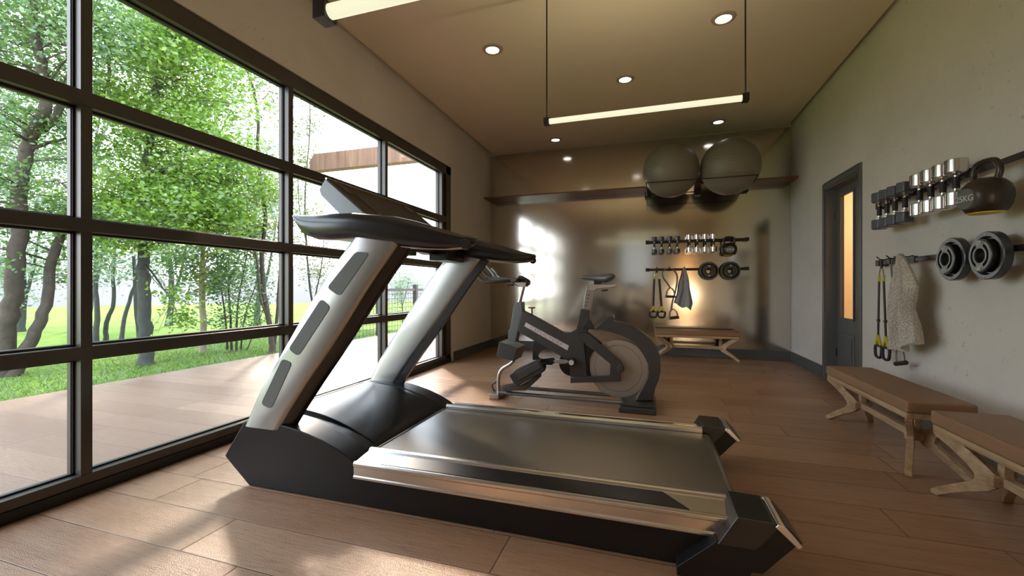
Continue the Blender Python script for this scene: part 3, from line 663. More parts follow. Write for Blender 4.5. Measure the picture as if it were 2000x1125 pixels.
q = xz(1062, 709, 3.65); MB().tube([(q[0], 3.58, q[1]), (q[0], 3.69, q[1])], 0.012, 10).build('pedal_axle', 'steel', bk)
pd = MB().prism(polyY([(1002.6, 727), (1008, 722), (1048, 703), (1056, 702), (1064, 719), (1061, 727), (1020, 749), (1011, 753), (1005, 749), (995, 732)], 3.58), 3.56, 3.66).build('pedal', 'black_rubber', bk, bevel=0.01, seg=3)
MB().prism(polyY([(1006, 728), (1052, 707), (1058, 718), (1014, 743)], 3.56), 3.553, 3.562).build('pedal_tread', 'bike', pd, bevel=0.003)
MB().prism(polyY([(981, 755), (1004, 750), (1018, 752), (1054, 731), (1054, 738), (1028, 762), (984, 762)], 3.62), 3.60, 3.69).build('toe_cage', 'bike', pd, bevel=0.004)
cw_ = xz(1114, 712, BY)
MB().lathe([(0.0, -0.01), (0.112, -0.01), (0.115, 0.0), (0.112, 0.01), (0, 0.01)], (cw_[0], BY + 0.062, cw_[1]), 'Y', 40).build('chain_cover', 'black_satin', bk)
pb([(1042, 665), (1074, 682), (1062, 682), (1054, 687), (1050, 696), (1056, 703), (1040, 703), (1040, 680)], BY + 0.06, BY + 0.09, 'far_crank_arm', 'bike', 0.004, ref=BY + 0.06)
# brake knob
tb([(1039, 622), (1039, 602)], BY, 0.006, 'brake_stem', 'black_rubber', 10, 0)
q = xz(1038.5, 601, BY); MB().lathe([(0, -0.006), (0.03, -0.006), (0.034, 0.0), (0.03, 0.006), (0, 0.008)], (q[0], BY, q[1]), 'Z', 24).build('brake_knob', 'red', bk)
# seat post, slider, saddle
sp = pb([(1144.5, 566), (1158.5, 568), (1152, 612), (1137, 610)], BY - 0.022, BY + 0.022, 'seat_post', 'steel', 0.003, ref=BY - 0.022)
for i, (a, b) in enumerate([(1150, 576), (1148.3, 583), (1146.8, 590), (1145, 597)]):
    q = onY(a, b, BY - 0.022); MB().lathe([(0, -0.002), (0.0055, -0.002), (0.0055, 0.002), (0, 0.002)], (q[0], BY - 0.0225, q[1]), 'Y', 12).build('adjustment_hole', 'black_rubber', sp)
pb([(1144, 559), (1150, 556), (1200, 554.5), (1204.5, 556), (1203, 560), (1190, 562), (1166, 564), (1160, 569), (1146, 566.5)], BY - 0.03, BY + 0.03, 'seat_slider', 'chrome', 0.004, ref=BY - 0.03)
pb([(1174, 567), (1186, 565), (1188, 568), (1177, 569)], BY - 0.05, BY - 0.01, 'slider_lever', 'black_rubber', 0.002, ref=BY - 0.03)
pb([(1160, 548), (1174.5, 549), (1174.5, 556), (1160, 556)], BY - 0.02, BY + 0.02, 'seat_clamp', 'black_rubber', 0.002, ref=BY - 0.02)
rings = []
for a, zt, zb, hw in ((1133.5, 541, 543, 0.010), (1138, 538.4, 545, 0.022), (1148, 537.6, 547, 0.028), (1160, 537.2, 548.5, 0.036), (1172, 536.6, 551, 0.052), (1183, 535.2, 552.5, 0.078), (1192, 534.2, 549, 0.098), (1198.5, 535.2, 544, 0.095), (1201, 538, 541, 0.06)):
    x, z1 = onY(a, zt, BY); _, z0 = onY(a, zb, BY); zc, h = (z0 + z1) / 2, (z1 - z0) / 2
    rings.append([(x, BY + hw * math.cos(t), zc + h * (math.sin(t) if math.sin(t) > 0 else math.sin(t) * 1.0)) for t in [2 * PI * i / 20 for i in range(20)]])
MB().loft(rings).build('saddle', 'bike_light', bk, smooth=60)
# handlebar
tb([(1014, 592), (1024, 553)], BY, 0.019, 'stem_post', 'chrome', 16, 0)
pb([(1008, 544), (1014, 537.5), (1028, 545), (1032, 549), (1031, 556), (1024, 560), (1012, 560), (1000, 553)], BY - 0.045, BY + 0.045, 'stem_clamp', 'dark_metal', 0.008, ref=BY - 0.045)
pb([(1003, 553), (1010, 549), (1028, 552), (1026, 560), (1016, 560.5)], BY - 0.050, BY + 0.050, 'clamp_cheek', 'steel', 0.004, ref=BY - 0.05)
def tb3(pts, r, nm, m, k=4):
    q = []
    for a, b, y in pts:
        x, z = onY(a, b, y); q.append((x, y, z))
    return MB().tube(smoothpath(q, k), r, 12).build(nm, m, bk, smooth=60)
tb3([(919, 521, 3.57), (932, 537, 3.57), (944, 549.5, 3.57), (965, 550.5, 3.58), (1000, 548, 3.66), (1024, 549, 3.77)], 0.014, 'handlebar_horn', 'bike')
tb3([(932, 516, 3.97), (943, 530, 3.97), (954, 541, 3.97), (975, 543.5, 3.96), (1003, 545, 3.88), (1022, 549, 3.79)], 0.014, 'handlebar_horn', 'bike')
tb3([(949.5, 519, 3.70), (960, 531, 3.70), (971, 543, 3.70), (1010, 547, 3.74)], 0.011, 'aero_bar', 'rail_steel')
tb3([(960, 523.5, 3.86), (968, 532, 3.86), (977, 542, 3.86), (1012, 546, 3.82)], 0.011, 'aero_bar', 'rail_steel')
pb([(946, 545), (976, 541), (1012, 543), (1006, 551), (950, 552)], 3.64, 3.92, 'forearm_tray', 'bike', 0.004, ref=3.64)
pb([(989, 556), (1001, 555), (1001, 558), (991, 559)], BY - 0.05, BY + 0.0, 'height_lever', 'black_rubber', 0.002, ref=BY - 0.05)

# ================================================================== BENCHES (built along local Y, origin on the floor)
def make_bench(loc, label):
    b = thing('bench', (0, 0, 0), label, 'bench', 'matching tan benches with oak frames')
    hw, hl = 0.150, 0.548
    MB().box((-hw, -hl, 0.338), (hw, hl, 0.405)).build('cushion', 'leather', b, bevel=0.012, seg=3)
    MB().box((-hw + 0.006, -hl + 0.01, 0.306), (hw - 0.006, hl - 0.01, 0.338)).build('seat_rail', 'oak', b, bevel=0.003)
    for ex in (-1, 1):
        for ey in (-1, 1):
            # boomerang in the plane running from the corner toward the middle
            top = Vector((ex * (hw - 0.02), ey * (hl - 0.02), 0)); kn = Vector((ex * 0.028, ey * (hl - 0.218), 0)); u = (kn - top); Lk = u.length; u.normalize()
            nrm = Vector((-u.y, u.x, 0)) * 0.016
            prof = [(-0.012, 0.306), (0.075, 0.306), (0.14, 0.262), (0.195, 0.222), (0.232, 0.19), (0.243, 0.165), (0.232, 0.135), (0.205, 0.112), (0.13, 0.075), (0.05, 0.028), (0.008, 0.0), (-0.018, 0.003), (-0.022, 0.02), (0.02, 0.052), (0.09, 0.098), (0.138, 0.128), (0.155, 0.148), (0.152, 0.172), (0.132, 0.195), (0.06, 0.252), (-0.005, 0.292)]
            vs = [Vector((top.x, top.y, 0)) + u * s_ + Vector((0, 0, z)) - nrm for s_, z in prof] + [Vector((top.x, top.y, 0)) + u * s_ + Vector((0, 0, z)) + nrm for s_, z in prof]
            k = len(prof); fs = [tuple(range(k)), tuple(range(2 * k - 1, k - 1, -1))] + [(i, i + k, (i + 1) % k + k, (i + 1) % k) for i in range(k)]
            MB().add(vs, fs).build('leg', 'oak', b, bevel=0.003)
    MB().box((-0.016, -hl + 0.235, 0.145), (0.016, hl - 0.218, 0.185)).build('stretcher', 'oak', b, bevel=0.004)
    for ey in (-1, 1):
        MB().box((-0.052, ey * (hl - 0.218) - 0.022, 0.140), (0.052, ey * (hl - 0.218) + 0.022, 0.190)).build('knee_block', 'oak', b, bevel=0.006)
        MB().box((-0.018, ey * (hl - 0.225) - 0.02, 0.185), (0.018, ey * (hl - 0.225) + 0.02, 0.306)).build('centre_post', 'oak', b, bevel=0.004)
    b.location = loc; return b
b1 = make_bench((1.437, 3.348, 0), 'whole tan leather bench below the hanging towel, its oak legs all visible')
b2 = copy_tree(b1); b2.location = (1.455, 2.086, 0); b2['label'] = 'nearest tan leather bench at the right, cut off by the frame edge'
b3 = copy_tree(b1); b3.location = (0.610, 6.60, 0); b3.rotation_euler = (0, 0, PI / 2); b3['label'] = 'small far tan bench standing against the mirrored wall behind the bike'

# ================================================================== WALL RAILS AND WHAT HANGS ON THEM
# local frame: X along the wall (left to right as you face it), -Y out of the wall, Z up
def make_rail(label, L, hooks):
    t = thing('wall_rail', (0, 0, 0), label, 'wall rail', 'black equipment rails on the walls')
    MB().box((0, -0.066, -0.017), (L, -0.052, 0.017)).build('bar', 'dark_metal', t, bevel=0.002)
    for x in (0.02, L - 0.02):
        MB().box((x - 0.028, -0.072, -0.024), (x + 0.028, 0.0, 0.024)).build('end_bracket', 'dark_metal', t, bevel=0.003)
    for x in hooks:
        hk = MB().tube([(x, -0.060, 0.022), (x, -0.075, 0.026), (x, -0.095, 0.018), (x, -0.125, 0.020), (x, -0.150, 0.042)], 0.0045, 8)
        hk.box((x - 0.014, -0.070, -0.021), (x + 0.014, -0.048, 0.024)); hk.build('hook', 'black_satin', t, bevel=0.001)
    return t
TOPH = [0.117, 0.217, 0.331, 0.436, 0.60, 0.705, 0.814, 0.921, 1.119]
BOTH = [0.153, 0.331, 0.534, 0.861, 1.139]
LRAIL = 1.376
def rail_place(t, side, z, u0=0.0):
    if side == 'back': t.location = (-0.059 + u0, YB - 0.013, z)
    else: t.location = (XR, 4.33 - u0, z); t.rotation_euler = (0, 0, -PI / 2)
def on_back(u, d, z): return (-0.059 + u, YB - 0.013 - d, z)
def on_right(y, d, z): return (XR - d, y, z)
r = make_rail('upper black rail on the mirrored end wall, holding the small dumbbells', LRAIL, TOPH[:8]); rail_place(r, 'back', 1.690)
r = make_rail('lower black rail on the mirrored end wall, holding straps and plates', LRAIL, BOTH[:3]); rail_place(r, 'back', 1.275)
# right wall rails are a little longer; hooks sit behind each item
RTOP = [4.12, 4.005, 3.89, 3.76, 3.585, 3.465, 3.345, 3.225, 2.90]
RBOT = [4.13, 3.985, 3.80, 3.27, 2.975]
r = make_rail('upper black rail on the right wall, behind the big dumbbells and kettlebell', 1.72, [4.33 - y for y in RTOP[:8]]); rail_place(r, 'right', 1.675)
r = make_rail('lower black rail on the right wall, behind the weight plates and cream towel', 1.72, [4.33 - y for y in RBOT[:3]]); rail_place(r, 'right', 1.205)

def make_hex(label):
    t = thing('hex_dumbbell', (0, 0, 0), label, 'dumbbell')
    hx = [(0.055 * math.cos(PI / 6 + i * PI / 3), 0.055 * math.sin(PI / 6 + i * PI / 3)) for i in range(6)]
    for z in (0.098, -0.098):
        MB().prism(hx, z - 0.035, z + 0.035, 'Z').build('head', 'hex', t, bevel=0.009, seg=2)
    h = MB().lathe([(0.017, -0.064), (0.019, -0.05), (0.012, -0.046), (0.013, -0.04), (0.013, 0.04), (0.012, 0.046), (0.019, 0.05), (0.017, 0.064)], (0, 0, 0), 'Z', 20).build('handle', 'chrome', t)
    MB().lathe([(0.016, -0.034), (0.0165, 0.0), (0.016, 0.034)], (0, 0, 0), 'Z', 20).build('grip', 'black_rubber', h)
    return t
def make_chrome(label):
    t = thing('chrome_dumbbell', (0, 0, 0), label, 'dumbbell')
    for z in (0.098, -0.098):
        MB().lathe([(0.0, z - 0.040), (0.046, z - 0.040), (0.050, z - 0.036), (0.050, z + 0.036), (0.046, z + 0.040), (0.030, z + 0.0405), (0.0, z + 0.0405)], (0, 0, 0), 'Z', 40).build('head', 'chrome', t, smooth=40)
    h = MB().lathe([(0.017, -0.060), (0.019, -0.05), (0.013, -0.045), (0.013, 0.045), (0.019, 0.05), (0.017, 0.060)], (0, 0, 0), 'Z', 20).build('handle', 'chrome', t)
    MB().lathe([(0.0165, -0.034), (0.017, 0.0), (0.0165, 0.034)], (0, 0, 0), 'Z', 20).build('grip', 'black_rubber', h)
    return t
NTH = ['leftmost', 'second from left', 'third from left', 'rightmost']
hexp = None
GB = 'small black dumbbells on the mirrored wall rail'; GR = 'black hex dumbbells on the right wall rail'
for i in range(4):
    lb = f'small black dumbbell on the mirrored wall, {NTH[i]} of the four black ones'
    if hexp is None: hexp = make_hex(lb); o = hexp
    else: o = copy_tree(hexp)
    o['label'] = lb; o['group'] = GB; o.location = on_back(TOPH[i], 0.128, 1.632); o.scale = (0.80, 0.80, 0.93)
for i in range(4):
    o = copy_tree(hexp); o['group'] = GR; o['label'] = f'large black hex dumbbell on the right wall, {NTH[i]} of the four black ones'
    o.location = on_right(RTOP[i], 0.135, 1.606); o.rotation_euler = (0, 0, -PI / 2); o.scale = (1, 1, 1.08)
chp = None
for i in range(4):
    if chp is None: chp = make_chrome(''); o = chp
    else: o = copy_tree(chp)
    o['label'] = f'small chrome dumbbell on the mirrored wall, {NTH[i]} of the four chrome ones'; o['group'] = 'small chrome dumbbells on the mirrored wall rail'
    o.location = on_back(TOPH[4 + i], 0.124, 1.645); o.scale = (0.80, 0.80, 0.93)
for i in range(4):
    o = copy_tree(chp); o['group'] = 'chrome dumbbells on the right wall rail'; o['label'] = f'large chrome drum dumbbell on the right wall, {NTH[i]} of the four chrome ones'
    o.location = on_right(RTOP[4 + i], 0.135, 1.622); o.rotation_euler = (0, 0, -PI / 2); o.scale = (1.05, 1.05, 1.0)

# kettlebell
kb = thing('kettlebell', (0, 0, 0), '', 'kettlebell', 'kettlebells marked in kilograms')
MB().lathe([(0.079, 0.004), (0.088, 0.012), (0.104, 0.040), (0.113, 0.080), (0.112, 0.112), (0.101, 0.145), (0.078, 0.172), (0.046, 0.187), (0.0, 0.191)], (0, 0, 0), 'Z', 48).build('body', 'kettle', kb, smooth=60)
MB().lathe([(0.0, 0.0), (0.076, 0.0), (0.080, 0.006), (0.0, 0.006)], (0, 0, 0), 'Z', 48).build('base', 'yellow', kb)
MB().tube(smoothpath([(-0.056, 0, 0.155), (-0.072, 0, 0.19), (-0.077, 0, 0.225), (-0.060, 0, 0.262), (-0.028, 0, 0.276), (0.028, 0, 0.276), (0.060, 0, 0.262), (0.077, 0, 0.225), (0.072, 0, 0.19), (0.056, 0, 0.155)], 5), 0.0165, 14).build('handle', 'kettle', kb, smooth=60)
fc_ = MB().lathe([(0.0, -0.1155), (0.054, -0.1155), (0.056, -0.113), (0.058, -0.07)], (0, 0, 0.078), 'Y', 40).build('face_disc', 'panel_grey', kb)
text_mesh('weight_marking', '25KG', 0.046, Matrix.Translation((0, -0.1165, 0.078)) @ Matrix.Rotation(PI / 2, 4, 'X'), 'text', fc_, 0.0015)
kb.scale = (0.92, 0.92, 1.0); kb.location = on_right(RTOP[8] + 0.06, 0.150, 1.398); kb.rotation_euler = (0, 0, -PI / 2 + 0.22)
kb['label'] = 'large black kettlebell with yellow base hanging on the right wall'
k2 = copy_tree(kb); k2.location = on_back(TOPH[8], 0.130, 1.462); k2.rotation_euler = (0, 0, 0); k2.scale = (0.92, 0.92, 0.92)
k2['label'] = 'small black kettlebell hanging at the right end of the mirrored wall rail'

# weight plates
pl = thing('weight_plate', (0, 0, 0), '', 'weight plate', 'round black weight plates hanging on the rails')
R = 0.13
prof = [(0.038, 0.0), (R - 0.004, 0.0), (R, -0.004), (R, -0.038), (R - 0.004, -0.042), (R - 0.024, -0.042), (R - 0.030, -0.026), (R - 0.034, -0.020), (0.090, -0.020), (0.087, -0.064), (0.083, -0.068), (0.068, -0.068), (0.066, -0.050), (0.054, -0.050), (0.052, -0.068), (0.041, -0.068), (0.038, -0.064), (0.038, 0.0)]
# closed ring profile
ring(prof).build('plate_body', 'plate', pl, smooth=30)
ring([(0.0905, -0.016), (R - 0.032, -0.016), (R - 0.034, -0.0215), (0.0905, -0.0215), (0.0905, -0.016)]).build('recess', 'plate_dark', pl)
ring([(0.0908, -0.018), (0.0893, -0.062), (0.0875, -0.062), (0.0875, -0.018), (0.0908, -0.018)]).build('hub_side', 'plate_dark', pl)
ring([(0.0535, -0.045), (0.0665, -0.045), (0.0665, -0.0515), (0.0535, -0.0515), (0.0535, -0.045)]).build('inner_groove', 'plate_dark', pl)
for z, sgn in ((0.062, 1), (-0.062, -1)):
    a0 = [(0.046 + 0.0, 0.42), (0.084, 0.34)]
    vs = []
    pts = [(0.046 * math.sin(t), 0.046 * math.cos(t) * sgn) for t in np.linspace(-0.55, 0.55, 7)] + [(0.0835 * math.sin(t), 0.0835 * math.cos(t) * sgn) for t in np.linspace(0.40, -0.40, 7)]
    pad = MB().prism(pts, -0.0688, -0.050).build('number_pad', 'plate', pl, bevel=0.001)
    text_mesh('weight_number', '20', 0.030, Matrix.Translation((0, -0.0700, 0.070 * sgn)) @ Matrix.Rotation(PI / 2, 4, 'X'), 'text', pad, 0.0015)
    text_mesh('rim_marking', 'KG', 0.010, Matrix.Translation((0.0, -0.0435, (R - 0.014) * sgn)) @ Matrix.Rotation(PI / 2, 4, 'X'), 'text', pad, 0.001)
plabels = ['left weight plate of the pair on the right wall, overlapped by the nearer one', 'nearest and largest weight plate, right one of the pair on the right wall',
           'left weight plate of the small pair on the mirrored end wall', 'right weight plate of the small pair on the mirrored end wall']
pl.location = on_right(RBOT[3] + 0.035, 0.080, 1.175); pl.rotation_euler = (0, 0, -PI / 2); pl['label'] = plabels[0]
o = copy_tree(pl); o.location = on_right(RBOT[4] + 0.03, 0.085, 1.176); o['label'] = plabels[1]
for i in (0, 1):
    o = copy_tree(pl); o.location = on_back(BOTH[3 + i], 0.070, 1.245); o.rotation_euler = (0, 0, 0); o['label'] = plabels[2 + i]

# suspension strap trainer
ss = thing('suspension_trainer', (0, 0, 0), '', 'suspension strap', 'black and yellow suspension straps')
MB().box((-0.012, -0.006, -0.055), (0.012, 0.006, 0.008)).build('anchor_loop', 'black_rubber', ss, bevel=0.003)
MB().tube([(-0.034, 0, -0.112), (-0.026, 0, -0.070), (-0.012, 0, -0.052), (0.012, 0, -0.052), (0.026, 0, -0.070), (0.034, 0, -0.112)], 0.0045, 8).build('carabiner', 'steel', ss)
for sx, xb in ((-1, -0.050), (1, 0.068)):
    xt = sx * 0.036
    MB().bar((xt, 0, -0.105), (xt - 0.001, 0, -0.155), 0.030, 0.007).build('yellow_tab', 'yellow_strap', ss, bevel=0.001)
    MB().bar((xt, -0.001, -0.150), (xb, -0.001, -0.560), 0.026, 0.006).build('webbing', 'black_rubber', ss, bevel=0.001)
    MB().box(((xt + xb * 2.6) / 3.6 - 0.015, -0.008, -0.455), ((xt + xb * 2.6) / 3.6 + 0.015, 0.006, -0.435)).build('buckle', 'dark_metal', ss, bevel=0.002)
    hd = MB()
    hd.prism([(xb - 0.012, -0.555), (xb + 0.012, -0.555), (xb + 0.050, -0.640), (xb + 0.030, -0.640), (xb, -0.590), (xb - 0.030, -0.640), (xb - 0.050, -0.640)], -0.008, 0.008)
    hs = hd.build('handle_webbing', 'yellow_strap', ss, bevel=0.002)
    MB().tube(smoothpath([(xb - 0.044, 0, -0.640), (xb + 0.044, 0, -0.640), (xb + 0.050, 0, -0.675), (xb + 0.034, 0, -0.722), (xb - 0.034, 0, -0.722), (xb - 0.050, 0, -0.675), (xb - 0.044, 0, -0.640)], 3), 0.0105, 10).build('foot_loop', 'black_rubber', hs, smooth=60)
ss.location = on_back(BOTH[0], 0.100, 1.285); ss['label'] = 'small suspension strap with yellow handles on the mirrored wall rail'
o = copy_tree(ss); o.location = on_right(RBOT[0] - 0.02, 0.125, 1.21); o.rotation_euler = (0, 0, -PI / 2); o.scale = (1.0, 1, 1.05)
o['label'] = 'larger suspension strap with yellow handles on the right wall beside the door'

# resistance tube with two D handles
def make_tube(label, pathA, h1, h2, y=0.0):
    t = thing('resistance_tube', (0, 0, 0), label, 'resistance band', 'grey resistance tubes with loop handles')
    for pth in pathA: MB().tube(smoothpath(pth, 6), 0.0065, 8).build('elastic_tube', 'tubing', t, smooth=60)
    for (hx, hz, ang) in (h1, h2):
        c, s_ = math.cos(ang), math.sin(ang)
        def q(a, b): return (hx + a * c - b * s_, y, hz + a * s_ + b * c)
        g = MB().tube(smoothpath([q(-0.052, -0.125), q(-0.055, -0.08), q(-0.038, -0.03), q(0, 0.0), q(0.038, -0.03), q(0.055, -0.08), q(0.052, -0.125)], 4), 0.0055, 8).build('strap_loop', 'tubing', t, smooth=60)
        MB().tube([q(-0.066, -0.128), q(0.066, -0.128)], 0.0165, 16).build('foam_grip', 'black_rubber', g)
        MB().tube([q(-0.072, -0.128), q(-0.060, -0.128)], 0.0175, 16).build('grip_end', 'steel', g)
    return t
rt = make_tube('small resistance tube with handles on the mirrored wall beside the grey towel',
               [[(0.0, 0, 0.008), (-0.06, 0, -0.01), (-0.095, 0, -0.055), (-0.085, 0, -0.13), (-0.03, 0, -0.21), (0.015, -0.012, -0.285)],
                [(0.0, 0, 0.008), (0.06, 0, -0.02), (0.105, 0, -0.09), (0.112, 0, -0.17), (0.088, 0.012, -0.33), (0.05, 0.014, -0.47), (0.028, 0.0, -0.60)]],
               (0.018, -0.285, 0.0), (0.048, -0.600, 0.14))
rt.location = on_back(BOTH[1], 0.100, 1.285)
rt2 = make_tube('larger resistance tube on the right wall, partly hidden behind the cream towel',
                [[(0.0, 0, 0.012), (-0.045, 0, -0.03), (-0.04, 0, -0.13), (0.0, 0, -0.23), (0.06, 0.015, -0.33)], [(0.0, 0, 0.012), (0.07, 0.01, -0.06), (0.09, 0.02, -0.25), (0.07, 0.02, -0.45), (0.055, 0.0, -0.66)]],
                (0.04, -0.335, 0.1), (0.055, -0.655, 0.22))
rt2.location = on_right(3.985, 0.095, 1.225); rt2.rotation_euler = (0, 0, -PI / 2)

# towels
def make_towel(name, label, m, H, outline, pleats, depth):
    # outline(t) -> (x_left, x_right); pleats: fold count
    nu, nv = 40, 46; f, b_ = [], []
    for j in range(nv + 1):
        t = j / nv; xl, xr, z_l, z_r = outline(t)
        rf, rb = [], []
        for i in range(nu + 1):
            s_ = i / nu; x = xl + (xr - xl) * s_; amp = depth * min(1, 0.25 + t * 1.1)
            zz = (z_l + (z_r - z_l) * s_) * H
            fold = math.sin(s_ * PI * pleats + 0.8 * math.sin(t * 3.1)) + 0.35 * math.sin(s_ * PI * pleats * 2.3 + t * 4)
            y = -amp * fold
            if j == nv: zz += 0.018 * math.sin(s_ * 9 + 1)
            rf.append((x + 0.006 * math.sin(t * 11 + s_ * 5), y - 0.007, zz)); rb.append((x + 0.006 * math.sin(t * 11 + s_ * 5), y + 0.007, zz))
        f += rf; b_ += rb
    W_ = nu + 1; n = len(f); fs = []
    for j in range(nv):
        for i in range(nu):
            a = j * W_ + i; fs += [(a, a + 1, a + W_ + 1, a + W_), (n + a, n + a + W_, n + a + W_ + 1, n + a + 1)]
    ed = [i for i in range(W_)] + [j * W_ + nu for j in range(1, nv + 1)] + [nv * W_ + i for i in range(nu - 1, -1, -1)] + [j * W_ for j in range(nv - 1, 0, -1)]
    for k in range(len(ed)):
        a, b2_ = ed[k], ed[(k + 1) % len(ed)]; fs.append((a, a + n, b2_ + n, b2_))
    ob = MB().add(f + b_, fs).build(name, m, smooth=70, origin=(0, 0, 0)); return tag(ob, label, 'towel')
def lerp(pts, t):
    for i in range(len(pts) - 1):
        if pts[i][0] <= t <= pts[i + 1][0]:
            k = (t - pts[i][0]) / (pts[i + 1][0] - pts[i][0]); return pts[i][1] + (pts[i + 1][1] - pts[i][1]) * k
    return pts[-1][1]
tg = make_towel('hanging_towel', 'small grey towel hanging on the mirrored wall between tube and plates', 'towel_grey', 0.57,
                lambda t: (lerp([(0, -0.022), (0.3, -0.05), (1, -0.130)], t), lerp([(0, 0.020), (0.25, 0.050), (0.6, 0.094), (0.85, 0.108), (1, 0.090)], t), 0.02 - 0.93 * t, 0.02 - 1.08 * t), 3, 0.012)
tg.location = on_back(BOTH[2], 0.100, 1.285)
tc_ = make_towel('hanging_towel', 'large cream terry towel hanging on the right wall above the bench', 'towel_cream', 0.66,
                 lambda t: (lerp([(0, -0.015), (0.3, -0.080), (0.7, -0.11), (1, -0.10)], t), lerp([(0, 0.020), (0.12, 0.10), (0.36, 0.22), (0.50, 0.21), (0.62, 0.175), (0.8, 0.21), (1, 0.225)], t), 0.03 - 1.09 * t, 0.03 - 0.93 * t), 4, 0.030)
tc_.location = on_right(RBOT[2] - 0.02, 0.155, 1.225); tc_.rotation_euler = (0, 0, -PI / 2)

# ================================================================== EXERCISE BALLS AND RACK
def add_ball(c, r, label):
    m = MB(); n = 96; prof = []
    for i in range(n + 1):
        a = -PI / 2 + PI * i / n; rr = r * (1 + 0.0045 * math.sin(a * 60)); prof.append((max(rr * math.cos(a), 0), rr * math.sin(a)))
    m.lathe(prof, (0, 0, 0), 'Z', 72)
    rot = Matrix.Rotation(0.35, 4, 'X') @ Matrix.Rotation(0.22, 4, 'Y'); m.v = [rot @ v for v in m.v]
    o = m.build('exercise_ball', 'ball', smooth=180, origin=(0, 0, 0)); o.location = c
    return tag(o, label, 'exercise ball', 'big ribbed exercise balls on the rack')
add_ball((0.262, 6.150, 2.578), 0.357, 'left grey ribbed exercise ball resting high on the wall rack')
add_ball((0.980, 6.150, 2.565), 0.357, 'right grey ribbed exercise ball resting high on the wall rack')
rk = thing('ball_rack', (0.60, YB - 0.013, 2.35), 'thin black wall rack carrying both exercise balls', 'ball rack')
zr_ = 2.362
for x in (-0.03, 0.66, 1.27):
    MB().box((x - 0.045, 6.78, 2.355), (x + 0.045, YB - 0.013, 2.445)).build('wall_plate', 'black_rubber', rk, bevel=0.003)
for x in (-0.05, 1.236):
    MB().tube(smoothpath([(x, 6.80, 2.40), (x, 6.50, 2.335), (x, 6.10, 2.325), (x, 5.83, zr_)], 4), 0.0075, 8).build('side_arm', 'dark_metal', rk)
MB().tube([(-0.05, 5.83, zr_), (1.236, 5.83, zr_)], 0.0065, 8).build('front_rod', 'dark_metal', rk)
MB().tube([(-0.05, 6.42, 2.328), (1.236, 6.42, 2.328)], 0.0065, 8).build('rear_rod', 'dark_metal', rk)

# ================================================================== OUTDOORS
struct(MB().box((-5.62, -4.0, -0.10), (XL - 0.12, 13.0, -0.03)).build('deck', 'deck', origin=(0, 0, 0)), 'wet wooden deck outside the window')
def lawn_mat():
    m = bpy.data.materials.new('lawn'); m.use_nodes = True; n = m.node_tree.nodes; l = m.node_tree.links; b = n['Principled BSDF']
    tc = n.new('ShaderNodeTexCoord')
    a = n.new('ShaderNodeTexNoise'); a.inputs['Scale'].default_value = 1.3; a.inputs['Detail'].default_value = 9; a.inputs['Roughness'].default_value = 0.75
    c = n.new('ShaderNodeTexNoise'); c.inputs['Scale'].default_value = 26; c.inputs['Detail'].default_value = 5
    l.new(tc.outputs['Object'], a.inputs[0]); l.new(tc.outputs['Object'], c.inputs[0])
    ad = n.new('ShaderNodeMath'); ad.operation = 'MULTIPLY_ADD'; l.new(c.outputs['Fac'], ad.inputs[0]); ad.inputs[1].default_value = 0.6; l.new(a.outputs['Fac'], ad.inputs[2])
    r = n.new('ShaderNodeValToRGB'); l.new(ad.outputs[0], r.inputs[0])
    r.color_ramp.elements[0].position = 0.55; r.color_ramp.elements[0].color = (0.06, 0.13, 0.02, 1)
    r.color_ramp.elements[1].position = 1.05 if False else 1.0; r.color_ramp.elements[1].color = (0.20, 0.30, 0.045, 1)
    l.new(r.outputs[0], b.inputs['Base Color']); b.inputs['Roughness'].default_value = 0.9; b.inputs['Specular IOR Level'].default_value = 0.1
    bp = n.new('ShaderNodeBump'); bp.inputs['Strength'].default_value = 0.6; bp.inputs['Distance'].default_value = 0.02; l.new(c.outputs['Fac'], bp.inputs['Height']); l.new(bp.outputs[0], b.inputs['Normal'])
    return m
M['lawn'] = lawn_mat()
gx0, gx1, gy0, gy1 = -42.0, -4.0, -16.0, 46.0
NX, NY = 60, 90; gv, gf = [], []
for j in range(NY + 1):
    for i in range(NX + 1):
        x = gx0 + (gx1 - gx0) * i / NX; y = gy0 + (gy1 - gy0) * j / NY
        dpt = max(0, -5.6 - x)
        gv.append((x, y, -0.11 + 0.03 * math.sin(x * 0.8 + y * 0.5) * min(1, dpt / 3) + min(dpt, 3) * 0.004))
for j in range(NY):
    for i in range(NX):
        a = j * (NX + 1) + i; gf.append((a, a + 1, a + NX + 2, a + NX + 1))
struct(MB().add(gv, gf).build('lawn', 'lawn', origin=(0, 0, 0)), 'sunlit lawn beyond the deck')
# pale far land
fv = []; K = 60
for i in range(K + 1):
    a = math.radians(40 + 150 * i / K); d = 44.0
    x, y = d * math.cos(a), d * math.sin(a); h = 1.9 + 0.5 * math.sin(i * 0.7) + 0.3 * math.sin(i * 1.9)
    fv += [(x * 0.8, y * 0.8, -0.3), (x, y, h), (x * 1.6, y * 1.6, h * 1.6)]
ff = []
for i in range(K): ff += [(3 * i, 3 * i + 3, 3 * i + 4, 3 * i + 1), (3 * i + 1, 3 * i + 4, 3 * i + 5, 3 * i + 2)]
struct(MB().add(fv, ff).build('far_hills', 'far', origin=(0, 0, 0)), 'pale hazy land behind the trees')

